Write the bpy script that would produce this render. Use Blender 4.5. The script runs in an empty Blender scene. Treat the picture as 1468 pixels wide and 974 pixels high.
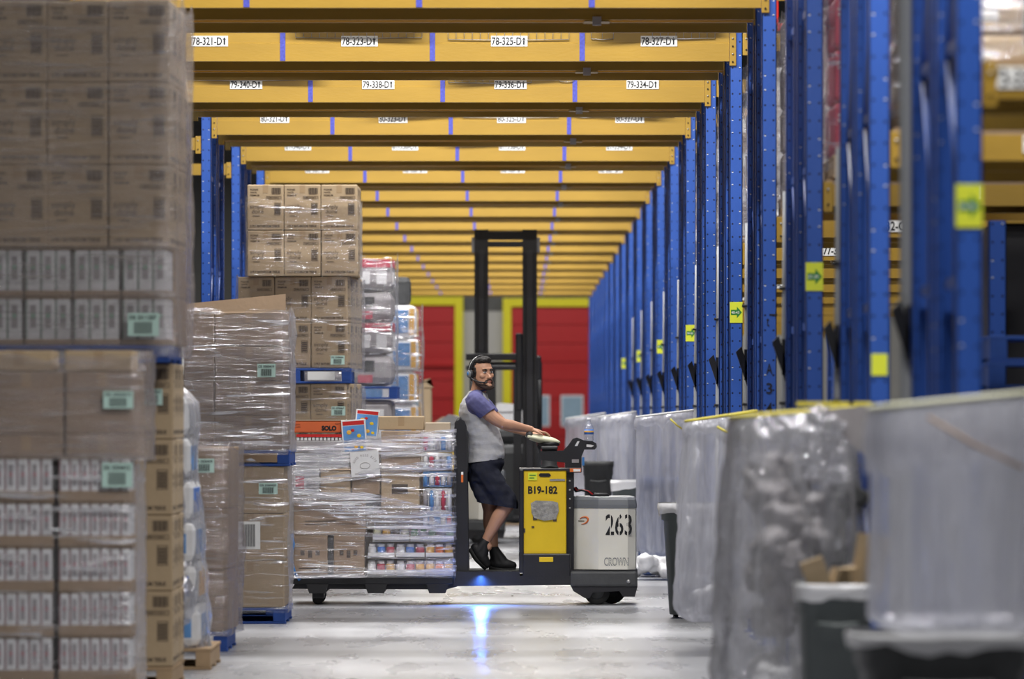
import bpy, bmesh, math, random
from mathutils import Vector, Matrix, noise
random.seed(7)
C = bpy.context.scene
COL = C.collection
# ---------------------------------------------------------------- camera maths (used to take real positions from the photograph)
F = 200/36*1468; U0, V0, CH = 745, 590, 1.56
def X(u, d): return (u-U0)*d/F
def Z(v, d): return CH+(V0-v)*d/F
# ---------------------------------------------------------------- materials
M = {}
def mat(name, col, rough=.6, metal=0, var=.12, nscale=8, bump=0, bscale=60, spec=.4, stretch=(1,1,1), alpha=1, trans=0):
    m = bpy.data.materials.new(name); m.use_nodes = True; n = m.node_tree.nodes; l = m.node_tree.links
    b = n['Principled BSDF']
    b.inputs['Roughness'].default_value = rough; b.inputs['Metallic'].default_value = metal
    b.inputs['Specular IOR Level'].default_value = spec
    tc = n.new('ShaderNodeTexCoord'); mp = n.new('ShaderNodeMapping'); mp.inputs['Scale'].default_value = stretch
    l.new(tc.outputs['Object'], mp.inputs['Vector'])
    nz = n.new('ShaderNodeTexNoise'); nz.inputs['Scale'].default_value = nscale; nz.inputs['Detail'].default_value = 5
    l.new(mp.outputs[0], nz.inputs['Vector'])
    mx = n.new('ShaderNodeMix'); mx.data_type = 'RGBA'
    mx.inputs[6].default_value = (*[c*(1-var) for c in col], 1); mx.inputs[7].default_value = (*[min(1, c*(1+var)) for c in col], 1)
    l.new(nz.outputs['Fac'], mx.inputs[0]); l.new(mx.outputs[2], b.inputs['Base Color'])
    if bump:
        n2 = n.new('ShaderNodeTexNoise'); n2.inputs['Scale'].default_value = bscale; n2.inputs['Detail'].default_value = 4
        l.new(mp.outputs[0], n2.inputs['Vector'])
        bp = n.new('ShaderNodeBump'); bp.inputs['Strength'].default_value = bump; bp.inputs['Distance'].default_value = .01
        l.new(n2.outputs['Fac'], bp.inputs['Height']); l.new(bp.outputs[0], b.inputs['Normal'])
    m['mix'] = 1; M[name] = m; return m
def film(name, col=(.8,.8,.82), base=.12, streak=.5, stretch=(1,1,12), scale=2.5, rough=.16, lo=.5, hi=.72, bump=.6, bscale=4, gloss=.5):
    m = bpy.data.materials.new(name); m.use_nodes = True; n = m.node_tree.nodes; l = m.node_tree.links
    for x in list(n):
        if x.type != 'OUTPUT_MATERIAL': n.remove(x)
    out = [x for x in n][0]
    tc = n.new('ShaderNodeTexCoord'); mp = n.new('ShaderNodeMapping'); mp.inputs['Scale'].default_value = stretch
    l.new(tc.outputs['Object'], mp.inputs['Vector'])
    nz = n.new('ShaderNodeTexNoise'); nz.inputs['Scale'].default_value = scale; nz.inputs['Detail'].default_value = 6; nz.inputs['Distortion'].default_value = .6
    l.new(mp.outputs[0], nz.inputs['Vector'])
    mr = n.new('ShaderNodeMapRange'); mr.inputs['From Min'].default_value = lo; mr.inputs['From Max'].default_value = hi
    mr.inputs['To Min'].default_value = base; mr.inputs['To Max'].default_value = base+streak
    l.new(nz.outputs['Fac'], mr.inputs['Value'])
    lw = n.new('ShaderNodeLayerWeight'); lw.inputs['Blend'].default_value = .25
    ad = n.new('ShaderNodeMath'); ad.operation = 'MAXIMUM'; l.new(mr.outputs[0], ad.inputs[0])
    ml = n.new('ShaderNodeMath'); ml.operation = 'MULTIPLY'; ml.inputs[1].default_value = .75; l.new(lw.outputs['Facing'], ml.inputs[0]); l.new(ml.outputs[0], ad.inputs[1])
    n2 = n.new('ShaderNodeTexNoise'); n2.inputs['Scale'].default_value = bscale; n2.inputs['Detail'].default_value = 5; n2.inputs['Distortion'].default_value = 1
    l.new(mp.outputs[0], n2.inputs['Vector'])
    bp = n.new('ShaderNodeBump'); bp.inputs['Strength'].default_value = bump; bp.inputs['Distance'].default_value = .04; l.new(n2.outputs['Fac'], bp.inputs['Height'])
    df = n.new('ShaderNodeBsdfDiffuse'); df.inputs['Color'].default_value = (*col, 1); l.new(bp.outputs[0], df.inputs['Normal'])
    tl = n.new('ShaderNodeBsdfTranslucent'); tl.inputs['Color'].default_value = (*col, 1)
    gl = n.new('ShaderNodeBsdfGlossy'); gl.inputs['Roughness'].default_value = rough; l.new(bp.outputs[0], gl.inputs['Normal']); gl.inputs['Color'].default_value = (.9,.9,.95,1)
    tr = n.new('ShaderNodeBsdfTransparent'); tr.inputs['Color'].default_value = (.96,.96,.97,1)
    a = n.new('ShaderNodeMixShader'); a.inputs[0].default_value = .45; l.new(df.outputs[0], a.inputs[1]); l.new(tl.outputs[0], a.inputs[2])
    b = n.new('ShaderNodeMixShader'); b.inputs[0].default_value = gloss; l.new(a.outputs[0], b.inputs[1]); l.new(gl.outputs[0], b.inputs[2])
    c = n.new('ShaderNodeMixShader'); l.new(ad.outputs[0], c.inputs[0]); l.new(tr.outputs[0], c.inputs[1]); l.new(b.outputs[0], c.inputs[2])
    l.new(c.outputs[0], out.inputs[0]); M[name] = m; return m
def steel_holes(name, col, rough=.4):
    """painted steel column face with two rows of punched holes"""
    m = mat(name, col, rough, 0, .18, 3, .15, 40, stretch=(1,1,.35)); n = m.node_tree.nodes; l = m.node_tree.links
    b = n['Principled BSDF']; mx = [x for x in n if x.type == 'MIX'][0]
    tc = n.new('ShaderNodeTexCoord'); sp = n.new('ShaderNodeSeparateXYZ'); l.new(tc.outputs['Object'], sp.inputs[0])
    def mth(op, a, bb=None, cc=None):
        q = n.new('ShaderNodeMath'); q.operation = op
        for i, v in enumerate((a, bb, cc)):
            if v is None: continue
            if isinstance(v, (int, float)): q.inputs[i].default_value = v
            else: l.new(v, q.inputs[i])
        return q.outputs[0]
    ax = mth('ABSOLUTE', sp.outputs['X']); dx = mth('SUBTRACT', ax, .028)
    mz = mth('WRAP', sp.outputs['Z'], .05, -.05)
    r = mth('SQRT', mth('ADD', mth('MULTIPLY', dx, dx), mth('MULTIPLY', mz, mz)))
    ay = mth('ABSOLUTE', mth('SUBTRACT', sp.outputs['Y'], .04))
    r2 = mth('SQRT', mth('ADD', mth('MULTIPLY', ay, ay), mth('MULTIPLY', mz, mz)))
    h = mth('LESS_THAN', mth('MINIMUM', r, r2), .0075)
    # a few holes are pale grey instead of dark
    wn = n.new('ShaderNodeTexWhiteNoise'); wn.noise_dimensions = '1D'
    l.new(mth('FLOOR', mth('ADD', mth('DIVIDE', mth('ADD', sp.outputs['Z'], .05), .1), mth('MULTIPLY', mth('SIGN', sp.outputs['X']), 31.5))), wn.inputs['W'])
    br = mth('GREATER_THAN', wn.outputs['Value'], .86)
    hc = n.new('ShaderNodeMix'); hc.data_type = 'RGBA'; hc.inputs[6].default_value = (.006,.012,.05,1); hc.inputs[7].default_value = (.6,.62,.66,1); l.new(br, hc.inputs[0])
    m2 = n.new('ShaderNodeMix'); m2.data_type = 'RGBA'; l.new(h, m2.inputs[0]); l.new(mx.outputs[2], m2.inputs[6]); l.new(hc.outputs[2], m2.inputs[7])
    l.new(m2.outputs[2], b.inputs['Base Color']); return m
mat('yellow', (.37,.225,.032), .42, 0, .22, 2.5, .1, 30, stretch=(.6,1,2))
mat('yellow_in', (.37,.225,.032), .42, 0, .1)
steel_holes('blue', (.03,.095,.40))
mat('blue_plain', (.03,.095,.40), .4)
mat('blue_tape', (.07,.08,.42), .5, 0, .5, 60)
mat('hole', (.01,.01,.01), .8)
mat('label', (.85,.85,.83), .5, 0, .03); mat('ink', (.012,.012,.014), .5)
mat('teal_label', (.52,.72,.65), .5, 0, .05); mat('lime', (.72,.78,.05), .5, 0, .05); mat('green', (.03,.22,.04), .5)
mat('galv', (.5,.5,.5), .4, .7)
mat('cardboard', (.46,.345,.215), .8, 0, .09, 3, .2, 25); mat('cardboard_dark', (.33,.235,.155), .8, 0, .12, 3, .2, 25)
mat('cardboard_pale', (.52,.42,.31), .8, 0, .08, 3); mat('print', (.075,.055,.04), .7)
mat('tape', (.42,.30,.18), .25, 0, .1)
mat('pack_white', (.72,.72,.73), .5, 0, .1, 20); mat('pack_pink', (.45,.22,.24), .5); mat('pack_green', (.25,.42,.32), .5)
mat('pallet_blue', (.02,.075,.33), .6, 0, .25, 12, .2, 30, stretch=(1,6,1)); mat('wood', (.42,.29,.17), .75, 0, .25, 8, .2, 30, stretch=(1,5,1))
mat('black', (.014,.014,.016), .45, 0, .3, 5); mat('black_paint', (.022,.022,.026), .38, 0, .4, 5, .1, 60); mat('rubber', (.02,.02,.02), .75)
mat('charcoal', (.06,.062,.065), .55, 0, .3, 10, .2, 40)
mat('truck_yellow', (.78,.53,.02), .38, 0, .14, 4, .06, 40); mat('truck_white', (.74,.72,.64), .4, 0, .1, 3, .06, 30)
mat('lid', (.16,.17,.185), .4, 0, .2, 4); mat('silver', (.36,.35,.32), .3, .3, .75, 26, .8, 50); mat('cream', (.66,.66,.48), .45)
mat('orange', (.75,.17,.03), .5); mat('red', (.55,.02,.02), .5, 0, .1); mat('orange_box', (.62,.13,.04), .7, 0, .12, 5)
mat('skin', (.50,.27,.175), .5, 0, .1, 10, .1, 120); mat('hair', (.012,.009,.008), .6, 0, .3, 60, .6, 160); mat('beard', (.045,.026,.02), .75, 0, .4, 120, .5, 200)
mat('shirt', (.43,.43,.45), .9, 0, .14, 120, .4, 14, stretch=(1,1,3)); mat('sleeve', (.095,.095,.22), .9, 0, .15, 60, .4, 14)
mat('shorts', (.012,.014,.028), .85, 0, .4, 14, .5, 16); mat('shoe', (.012,.012,.014), .6, 0, .3); mat('eye_white', (.7,.68,.66), .3); mat('lip', (.38,.15,.12), .5)
mat('cyan_blue', (.05,.2,.5), .35); mat('bottle_blue', (.05,.2,.65), .4); mat('tan', (.45,.30,.19), .6)
mat('bin_grey', (.10,.115,.115), .5, 0, .15, 5); mat('bin_blue', (.06,.1,.25), .5)
mat('pipe_grey', (.36,.37,.38), .6, 0, .15, 3); mat('wall', (.5,.49,.46), .7, 0, .06); mat('wall_dark', (.12,.12,.115), .8, 0, .2)
mat('door_red', (.5,.018,.02), .45, 0, .08); mat('door_frame', (.85,.76,.02), .5, 0, .05); mat('pane', (.35,.5,.62), .2)
mat('grey_pack', (.34,.32,.33), .5, 0, .3, 9); mat('magenta', (.5,.06,.1), .5); mat('sky_blue', (.12,.3,.62), .4, 0, .5, 9); mat('amber', (.8,.45,.08), .5)
mat('white_plastic', (.8,.8,.82), .35, 0, .05, 5, .3, 30); mat('strap', (.7,.6,.08), .5)
film('wrap', col=(.9,.9,.92), base=.10, streak=.8, lo=.55, hi=.66)
film('wrap_light', col=(.9,.9,.92), base=.04, streak=.5, lo=.56, hi=.72)
film('wrap_dull', col=(.55,.5,.48), base=.28, streak=.35, gloss=.3, lo=.45, hi=.7)
film('wrap_band', col=(.92,.92,.95), base=.24, streak=.75, stretch=(1,1,22), scale=2, lo=.46, hi=.60, gloss=.6)  # here and in wrap, whitened streaks imitate specular glints on the film
film('sack', col=(.88,.89,.96), base=.48, streak=.34, stretch=(5,5,.6), scale=1.6, bscale=3, lo=.38, hi=.66, gloss=.3, rough=.3)
film('sack_clear', col=(.85,.85,.88), base=.46, streak=.5, stretch=(4,4,1.2), scale=2, bscale=3, lo=.46, hi=.66, gloss=.55, rough=.15, bump=1)
film('clear', col=(.8,.85,.9), base=.2, streak=.2, gloss=.6)
# floor
def floor_mat():
    m = mat('concrete', (.32,.325,.345), .3, 0, .12, .6, 0, stretch=(.7,.25,1)); n = m.node_tree.nodes; l = m.node_tree.links; b = n['Principled BSDF']
    mx = [x for x in n if x.type == 'MIX'][0]; tc = [x for x in n if x.type == 'TEX_COORD'][0]
    n2 = n.new('ShaderNodeTexNoise'); n2.inputs['Scale'].default_value = 3; n2.inputs['Detail'].default_value = 9
    mp = n.new('ShaderNodeMapping'); mp.inputs['Scale'].default_value = (1.0,.16,1); l.new(tc.outputs['Object'], mp.inputs[0]); l.new(mp.outputs[0], n2.inputs[0])
    m2 = n.new('ShaderNodeMix'); m2.data_type = 'RGBA'; m2.blend_type = 'OVERLAY'; m2.inputs[0].default_value = .3
    l.new(mx.outputs[2], m2.inputs[6]); l.new(n2.outputs['Fac'], m2.inputs[7])
    # tyre scuffs running down the aisle, and saw-cut joints across it
    n3 = n.new('ShaderNodeTexNoise'); n3.inputs['Scale'].default_value = 1; n3.inputs['Detail'].default_value = 6
    mp3 = n.new('ShaderNodeMapping'); mp3.inputs['Scale'].default_value = (5,.07,1); l.new(tc.outputs['Object'], mp3.inputs[0]); l.new(mp3.outputs[0], n3.inputs[0])
    r3 = n.new('ShaderNodeMapRange'); r3.inputs['From Min'].default_value = .6; r3.inputs['From Max'].default_value = .75; r3.inputs['To Max'].default_value = .35; l.new(n3.outputs['Fac'], r3.inputs[0])
    m3 = n.new('ShaderNodeMix'); m3.data_type = 'RGBA'; l.new(r3.outputs[0], m3.inputs[0]); l.new(m2.outputs[2], m3.inputs[6]); m3.inputs[7].default_value = (.55,.55,.57,1)
    # darker bands across the floor, repeated at the rack pitch
    sp = n.new('ShaderNodeSeparateXYZ'); l.new(tc.outputs['Object'], sp.inputs[0])
    def q(op, a, v=None, v2=None):
        z = n.new('ShaderNodeMath'); z.operation = op; l.new(a, z.inputs[0])
        if v is not None: z.inputs[1].default_value = v
        if v2 is not None: z.inputs[2].default_value = v2
        return z.outputs[0]
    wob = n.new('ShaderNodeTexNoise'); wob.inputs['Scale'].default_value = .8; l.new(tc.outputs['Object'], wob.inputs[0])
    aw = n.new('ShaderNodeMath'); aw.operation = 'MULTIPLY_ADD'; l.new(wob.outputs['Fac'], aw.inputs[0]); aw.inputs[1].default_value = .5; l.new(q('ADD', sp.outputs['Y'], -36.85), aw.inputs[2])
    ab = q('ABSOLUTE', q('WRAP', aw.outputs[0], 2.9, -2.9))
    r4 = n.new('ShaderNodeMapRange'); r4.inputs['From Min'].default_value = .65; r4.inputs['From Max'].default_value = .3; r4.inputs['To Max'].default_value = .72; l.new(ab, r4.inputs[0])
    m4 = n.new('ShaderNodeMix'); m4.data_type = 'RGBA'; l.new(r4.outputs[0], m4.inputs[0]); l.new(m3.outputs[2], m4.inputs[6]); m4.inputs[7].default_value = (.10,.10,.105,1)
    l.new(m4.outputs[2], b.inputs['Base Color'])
    rr = n.new('ShaderNodeMapRange'); rr.inputs['To Min'].default_value = .16; rr.inputs['To Max'].default_value = .42; l.new(n2.outputs['Fac'], rr.inputs[0]); l.new(rr.outputs[0], b.inputs['Roughness'])
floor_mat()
# ---------------------------------------------------------------- mesh builder
class MB:
    def __init__(s): s.v = []; s.f = []; s.m = []; s.sm = []; s.mats = []
    def mi(s, m):
        if m not in s.mats: s.mats.append(m)
        return s.mats.index(m)
    def add(s, vs, fs, m, smooth=False, T=None):
        o = len(s.v); k = s.mi(m)
        s.v += [tuple(T @ Vector(v)) if T else tuple(v) for v in vs]
        for f in fs: s.f.append([i+o for i in f]); s.m.append(k); s.sm.append(smooth)
        return s
    def box(s, x0, x1, y0, y1, z0, z1, m, T=None, bev=0):
        if bev <= 0:
            vs = [(x,y,z) for z in (z0,z1) for y in (y0,y1) for x in (x0,x1)]
            return s.add(vs, [(0,2,3,1),(4,5,7,6),(0,1,5,4),(2,6,7,3),(0,4,6,2),(1,3,7,5)], m, False, T)
        bm = bmesh.new(); bmesh.ops.create_cube(bm, size=1)
        for v in bm.verts: v.co = Vector(((x0+x1)/2+v.co.x*(x1-x0), (y0+y1)/2+v.co.y*(y1-y0), (z0+z1)/2+v.co.z*(z1-z0)))
        bmesh.ops.bevel(bm, geom=bm.edges[:], offset=min(bev, .45*min(x1-x0, y1-y0, z1-z0)), segments=2, affect='EDGES', profile=.5)
        bm.verts.index_update(); vs = [v.co.copy() for v in bm.verts]; fs = [[v.index for v in f.verts] for f in bm.faces]; bm.free()
        return s.add(vs, fs, m, False, T)
    def prism(s, pts, a0, a1, m, axis='y', T=None):
        """pts 2D outline; axis: direction of extrusion. y: pts=(x,z); x: pts=(y,z); z: pts=(x,y)"""
        n = len(pts)
        def c(p, a): return {'y': (p[0],a,p[1]), 'x': (a,p[0],p[1]), 'z': (p[0],p[1],a)}[axis]
        vs = [c(p,a0) for p in pts]+[c(p,a1) for p in pts]
        fs = [list(range(n))[::-1], list(range(n,2*n))]+[(i,(i+1)%n,n+(i+1)%n,n+i) for i in range(n)]
        return s.add(vs, fs, m, False, T)
    def tube(s, pts, r, m, seg=10, T=None, flat=1, closed=False):
        pts = [Vector(p) for p in pts]; rs = r if isinstance(r, (list,tuple)) else [r]*len(pts)
        vs = []; up = None; n = len(pts)
        for i, p in enumerate(pts):
            if closed: t = (pts[(i+1)%n]-pts[i-1]).normalized()
            else: t = (pts[min(i+1,n-1)]-pts[max(i-1,0)]).normalized()
            if up is None:
                up = Vector((0,0,1)) if abs(t.z) < .9 else Vector((0,1,0))
            a = t.cross(up).normalized(); b = a.cross(t).normalized(); up = b
            for k in range(seg):
                an = 2*math.pi*k/seg; vs.append(p+a*math.cos(an)*rs[i]*flat+b*math.sin(an)*rs[i])
        fs = [(i*seg+k, i*seg+(k+1)%seg, (i+1)*seg+(k+1)%seg, (i+1)*seg+k) for i in range(n-1) for k in range(seg)]
        if closed: fs += [((n-1)*seg+k, (n-1)*seg+(k+1)%seg, (k+1)%seg, k) for k in range(seg)]
        else: fs += [list(range(seg))[::-1], [(n-1)*seg+k for k in range(seg)]]
        return s.add(vs, fs, m, True, T)
    def lathe(s, prof, m, c=(0,0,0), seg=20, axis='z', T=None):
        vs = []
        for r, h in prof:
            for k in range(seg):
                a = 2*math.pi*k/seg; x, y = r*math.cos(a), r*math.sin(a)
                p = {'z': (x,y,h), 'y': (x,h,y), 'x': (h,x,y)}[axis]; vs.append((c[0]+p[0], c[1]+p[1], c[2]+p[2]))
        n = len(prof)
        fs = [(i*seg+k, i*seg+(k+1)%seg, (i+1)*seg+(k+1)%seg, (i+1)*seg+k) for i in range(n-1) for k in range(seg)]
        fs += [list(range(seg))[::-1], [(n-1)*seg+k for k in range(seg)]]
        return s.add(vs, fs, m, True, T)
    def ell(s, c, r, m, T=None, u=16, w=10):
        vs = [(c[0],c[1],c[2]-r[2])]
        for i in range(1, w):
            ph = math.pi*i/w-math.pi/2
            for k in range(u):
                a = 2*math.pi*k/u; vs.append((c[0]+r[0]*math.cos(ph)*math.cos(a), c[1]+r[1]*math.cos(ph)*math.sin(a), c[2]+r[2]*math.sin(ph)))
        vs.append((c[0],c[1],c[2]+r[2])); L = len(vs)-1
        fs = [(0, 1+(k+1)%u, 1+k) for k in range(u)]+[(L, L-u+k, L-u+(k+1)%u) for k in range(u)]
        fs += [(1+i*u+k, 1+i*u+(k+1)%u, 1+(i+1)*u+(k+1)%u, 1+(i+1)*u+k) for i in range(w-2) for k in range(u)]
        return s.add(vs, fs, m, True, T)
    def loft(s, rings, m, seg=20, T=None):
        """rings: (cx,cy,z,rx,ry) horizontal ellipses"""
        vs = []
        for cx, cy, z, rx, ry in rings:
            for k in range(seg):
                a = 2*math.pi*k/seg; vs.append((cx+rx*math.cos(a), cy+ry*math.sin(a), z))
        n = len(rings)
        fs = [(i*seg+k, i*seg+(k+1)%seg, (i+1)*seg+(k+1)%seg, (i+1)*seg+k) for i in range(n-1) for k in range(seg)]
        fs += [list(range(seg))[::-1], [(n-1)*seg+k for k in range(seg)]]
        return s.add(vs, fs, m, True, T)
    def text(s, st, x, z, h, m, w=None, y=0, T=None, bold=.0):
        """lettering facing -Y, left bottom at x,z, cap height h, squeezed to width w"""
        key = (st, bold)
        if key not in TXT:
            cu = bpy.data.curves.new('t', 'FONT'); cu.body = st; cu.size = 1; cu.offset = bold; cu.resolution_u = 3
            o = bpy.data.objects.new('t', cu); COL.objects.link(o); dg = bpy.context.evaluated_depsgraph_get(); dg.update()
            me = bpy.data.meshes.new_from_object(o.evaluated_get(dg))
            TXT[key] = ([tuple(v.co) for v in me.vertices], [list(p.vertices) for p in me.polygons])
            bpy.data.objects.remove(o); bpy.data.curves.remove(cu); bpy.data.meshes.remove(me)
        vs, fs = TXT[key]
        if not vs: return s
        x0 = min(v[0] for v in vs); x1 = max(v[0] for v in vs); z0 = 0; z1 = .7
        sz = h/z1; sx = w/(x1-x0) if w else sz
        return s.add([(x+(v[0]-x0)*sx, y, z+v[1]*sz) for v in vs], fs, m, False, T)
    def obj(s, name, parent=None, loc=(0,0,0), rot=0, **tags):
        me = bpy.data.meshes.new(name); me.from_pydata(s.v, [], s.f); me.update()
        for k in s.mats: me.materials.append(M[k])
        for p, k, sm in zip(me.polygons, s.m, s.sm): p.material_index = k; p.use_smooth = sm
        return link(name, me, parent, loc, rot, **tags)
TXT = {}
def link(name, me, parent=None, loc=(0,0,0), rot=0, **tags):
    o = bpy.data.objects.new(name, me); COL.objects.link(o); o.location = loc; o.rotation_euler = (0,0,rot)
    if parent: o.parent = parent
    tag(o, **tags); return o
def tag(o, label=None, cat=None, group=None, kind=None):
    if label: o['label'] = label
    if cat: o['category'] = cat
    if group: o['group'] = group
    if kind: o['kind'] = kind
    return o
def empty(name, loc=(0,0,0), rot=0, **t): return link(name, None, None, loc, rot, **t)
KIDS = {}
def copy_tree(o, parent=None, first=True, skip=()):
    c = o.copy(); COL.objects.link(c)
    if parent: c.parent = parent
    for ch in [k for k in bpy.data.objects if k.parent == o]:
        if ch.name.split('.')[0] in skip: continue
        copy_tree(ch, c, False, skip)
    return c
def remesh(mb, vox, m, smooth=4, name='t', disp=0, dscale=8, seed=0):
    o = mb.obj('tmp'); o.data.materials.clear()
    r = o.modifiers.new('r', 'REMESH'); r.mode = 'VOXEL'; r.voxel_size = vox; r.use_smooth_shade = True
    sm = o.modifiers.new('s', 'SMOOTH'); sm.factor = .5; sm.iterations = smooth
    dg = bpy.context.evaluated_depsgraph_get(); dg.update()
    me = bpy.data.meshes.new_from_object(o.evaluated_get(dg)); bpy.data.objects.remove(o); me.name = name
    if disp:
        nn = [v.normal.copy() for v in me.vertices]
        for v, q in zip(me.vertices, nn):
            p = v.co*dscale+Vector((seed,0,0)); v.co += q*disp*(noise.noise(Vector((p.x, p.y, p.z*1.7)))+.5*noise.noise(p*2.3))
    me.materials.append(M[m])
    for p in me.polygons: p.use_smooth = True
    return me
ORD = ['first','second','third','fourth','fifth','sixth','seventh','eighth','ninth','tenth','eleventh','twelfth','thirteenth','fourteenth','fifteenth','sixteenth','seventeenth','eighteenth','nineteenth','twentieth','twenty-first']
# ---------------------------------------------------------------- setting
XR, XL = 1.614, -3.0      # clear sides of the tunnel through the racking
PITCH, D1 = 5.8, 37.9
def rd(k): return D1+PITCH*(k-1) if k > -2 else 21.05
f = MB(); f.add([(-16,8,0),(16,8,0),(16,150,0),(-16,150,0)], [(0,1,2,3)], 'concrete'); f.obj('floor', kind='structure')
WY = 141
w = MB(); w.box(-16,16,WY,WY+.3,0,4.05,'wall'); w.box(-16,16,WY-.02,WY+.3,4.05,12,'wall_dark'); w.obj('wall_back', kind='structure')
w = MB(); w.box(15,15.3,8,WY,0,12,'wall_dark'); w.obj('wall_right', kind='structure')
w = MB(); w.box(-15.3,-15,8,WY,0,12,'wall_dark'); w.obj('wall_left', kind='structure')
def dock_door(n, u0, u1, vt, fr, bars):
    d = WY; x0, x1, zt = X(u0,d), X(u1,d), Z(vt,d)
    m = MB(); nz = 9
    for i in range(nz):
        z0 = zt*i/nz; m.box(x0, x1, d-.10, d-.03, z0+.015, zt*(i+1)/nz-.015, 'door_red', bev=.01); m.box(x0,x1,d-.07,d-.03,z0,zt*(i+1)/nz,'door_red')
    dr = m.obj('door_%d' % n, kind='structure')
    m = MB(); t = .21
    m.box(x0-t, x0, d-.18, d-.02, 0, zt+t, 'door_frame', bev=.01); m.box(x1, x1+t, d-.18, d-.02, 0, zt+t, 'door_frame', bev=.01); m.box(x0, x1, d-.18, d-.02, zt, zt+t, 'door_frame', bev=.01)
    m.obj('door_frame', dr, label='yellow steel frame')
    for a in bars:
        m = MB(); m.box(a-.24, a+.24, d-.115, d-.10, 1.22, 1.92, 'pane', bev=.005); m.box(a-.28,a+.28,d-.108,d-.1,1.18,1.96,'white_plastic',bev=.004); m.obj('door_pane', dr)
    return dr
dock_door(1, 430, 652, 438, 1, [X(600,WY)])
dock_door(2, 733, 950, 440, 1, [X(820,WY), X(772,WY)])
m = MB(); m.box(X(560,WY),X(652,WY),WY-.2,WY-.12,Z(526,WY),Z(516,WY),'red',bev=.02); m.obj('door_bar', None, label='red horizontal bar across the left dock door', cat='bar')
# ---------------------------------------------------------------- rack parts
PW, PD = .098, .085
POST_H = 5.3
def post_mesh(h, w=PW):
    m = MB(); t = .006
    m.box(-w/2, w/2, 0, t, 0, h, 'blue'); m.box(-w/2, -w/2+t, 0, PD, 0, h, 'blue'); m.box(w/2-t, w/2, 0, PD, 0, h, 'blue')
    m.box(-w/2, -w/2+.022, PD-t, PD, 0, h, 'blue'); m.box(w/2-.022, w/2, PD-t, PD, 0, h, 'blue')
    m.box(-w/2-.025, w/2+.025, -.02, PD+.03, 0, .012, 'blue_plain')
    return m
_p = post_mesh(POST_H).obj('post'); POSTME = _p.data; bpy.data.objects.remove(_p)
bm_ = MB(); dz = [ .25, 1.15, 2.05, 2.95, 3.85, 4.75 ]
for i, z in enumerate(dz):
    bm_.box(-.02,.02,.08,.99,z-.02,z+.02,'blue_plain')
for i in range(5):
    a, b = (.09, dz[i]) if i%2 == 0 else (.98, dz[i]), (.98, dz[i+1]) if i%2 == 0 else (.09, dz[i+1])
    bm_.tube([(0,a[0],a[1]),(0,b[0],b[1])], .018, 'blue_plain', 6)
_p = bm_.obj('brace'); BRME = _p.data; bpy.data.objects.remove(_p)
def frame(x, y, label, group):
    e = empty('rack_upright', (x, y, 0), 0, label=label, cat='rack upright', group=group)
    link('post', POSTME, e); link('post', POSTME, e, (0, 1.07, 0), math.pi); link('brace', BRME, e, (0,0,0)); return e
def connector(m, x, z0, h, side):
    m.box(x-.002 if side > 0 else x-.05, x+.05 if side > 0 else x+.002, -.012, .0, z0, z0+h, 'yellow_in', bev=.004)
    n = max(2, int(h/.06)); cx = x+(.025 if side > 0 else -.025)
    for i in range(n):
        z = z0+h*(i+.5)/n; m.lathe([(.007,-.020),(.007,-.011)], 'galv' if i%2 else 'hole', (cx,0,z), 8, 'y')
def step_beam(name, x0, x1, y, z0, h, label, group, text=None, txx=None, flip=False, tapes=(), step=True, tz=None):
    e = empty(name, ((x0+x1)/2, y, 0), math.pi if flip else 0, label=label, cat='rack beam', group=group)
    L = (x1-x0)/2; m = MB(); r = .02 if step else 0
    # front profile with a shallow step, hollow box behind
    zs = z0+h*.55
    m.prism([(0,z0),(0,zs),(.006,zs+.004),(.006,z0+h),(.055,z0+h),(.055,z0)] if step else [(0,z0),(0,z0+h),(.045,z0+h),(.045,z0)], -L, L, 'yellow', 'x')
    m.obj('beam_rail', e)
    for s, xx in ((1,-L-.052),(-1,L+.052)):
        m = MB(); connector(m, xx, z0-.035, h+.05, s); m.obj('connector', e)
    for tx in tapes:
        m = MB()
        m.box(tx-.02-e.location.x, tx+.02-e.location.x, -.0035, 0, z0+.004, z0+h-.004, 'blue_tape'); m.obj('position_stripe', e, label='blue tape stripe')
    if text:
        for t, xx in zip(text, txx):
            zc = tz or z0+h*.63; m = MB(); xl = xx-e.location.x
            m.box(xl-.14, xl+.14, -.006, .005, zc-.04, zc+.04, 'label'); o = m.obj('location_label', e, label='white label reading '+t.replace('^',''))
            m = MB(); m.text(t.replace('^',''), xl-.134, zc-.029, .058, 'ink', .228, -.0075, bold=.02)
            ax = xl+.112; m.add([(ax-.006,-.0075,zc-.028),(ax+.006,-.0075,zc-.028),(ax+.006,-.0075,zc+.01),(ax+.014,-.0075,zc+.01),(ax,-.0075,zc+.03),(ax-.014,-.0075,zc+.01),(ax-.006,-.0075,zc+.01)], [(0,1,2,3,4,5,6)], 'ink')
            m.obj('lettering', o)
    return e
TX = [-2.38+1.15*i for i in range(4)]; TAPE = [-1.82,-.67,.48]
TEXTS = {1: ['77-340-D^','77-338-D^','77-336-D^','77-334-D^'], 2: ['78-321-D^','78-323-D^','78-325-D^','78-327-D^'], 3: ['79-340-D^','79-338-D^','79-336-D^','79-334-D^'],
         4: ['80-321-D^','80-323-D^','80-325-D^','80-327-D^'], 5: ['81-340-D^','81-338-D^','81-336-D^','81-334-D^'], 6: ['82-321-D^','82-323-D^','82-325-D^','82-327-D^']}
ZB, BH = 4.25, .25
GA = 'yellow beams across the tunnel facing the camera'; GI = 'dark inner beams of the tunnel racks'
KN = 17
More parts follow.
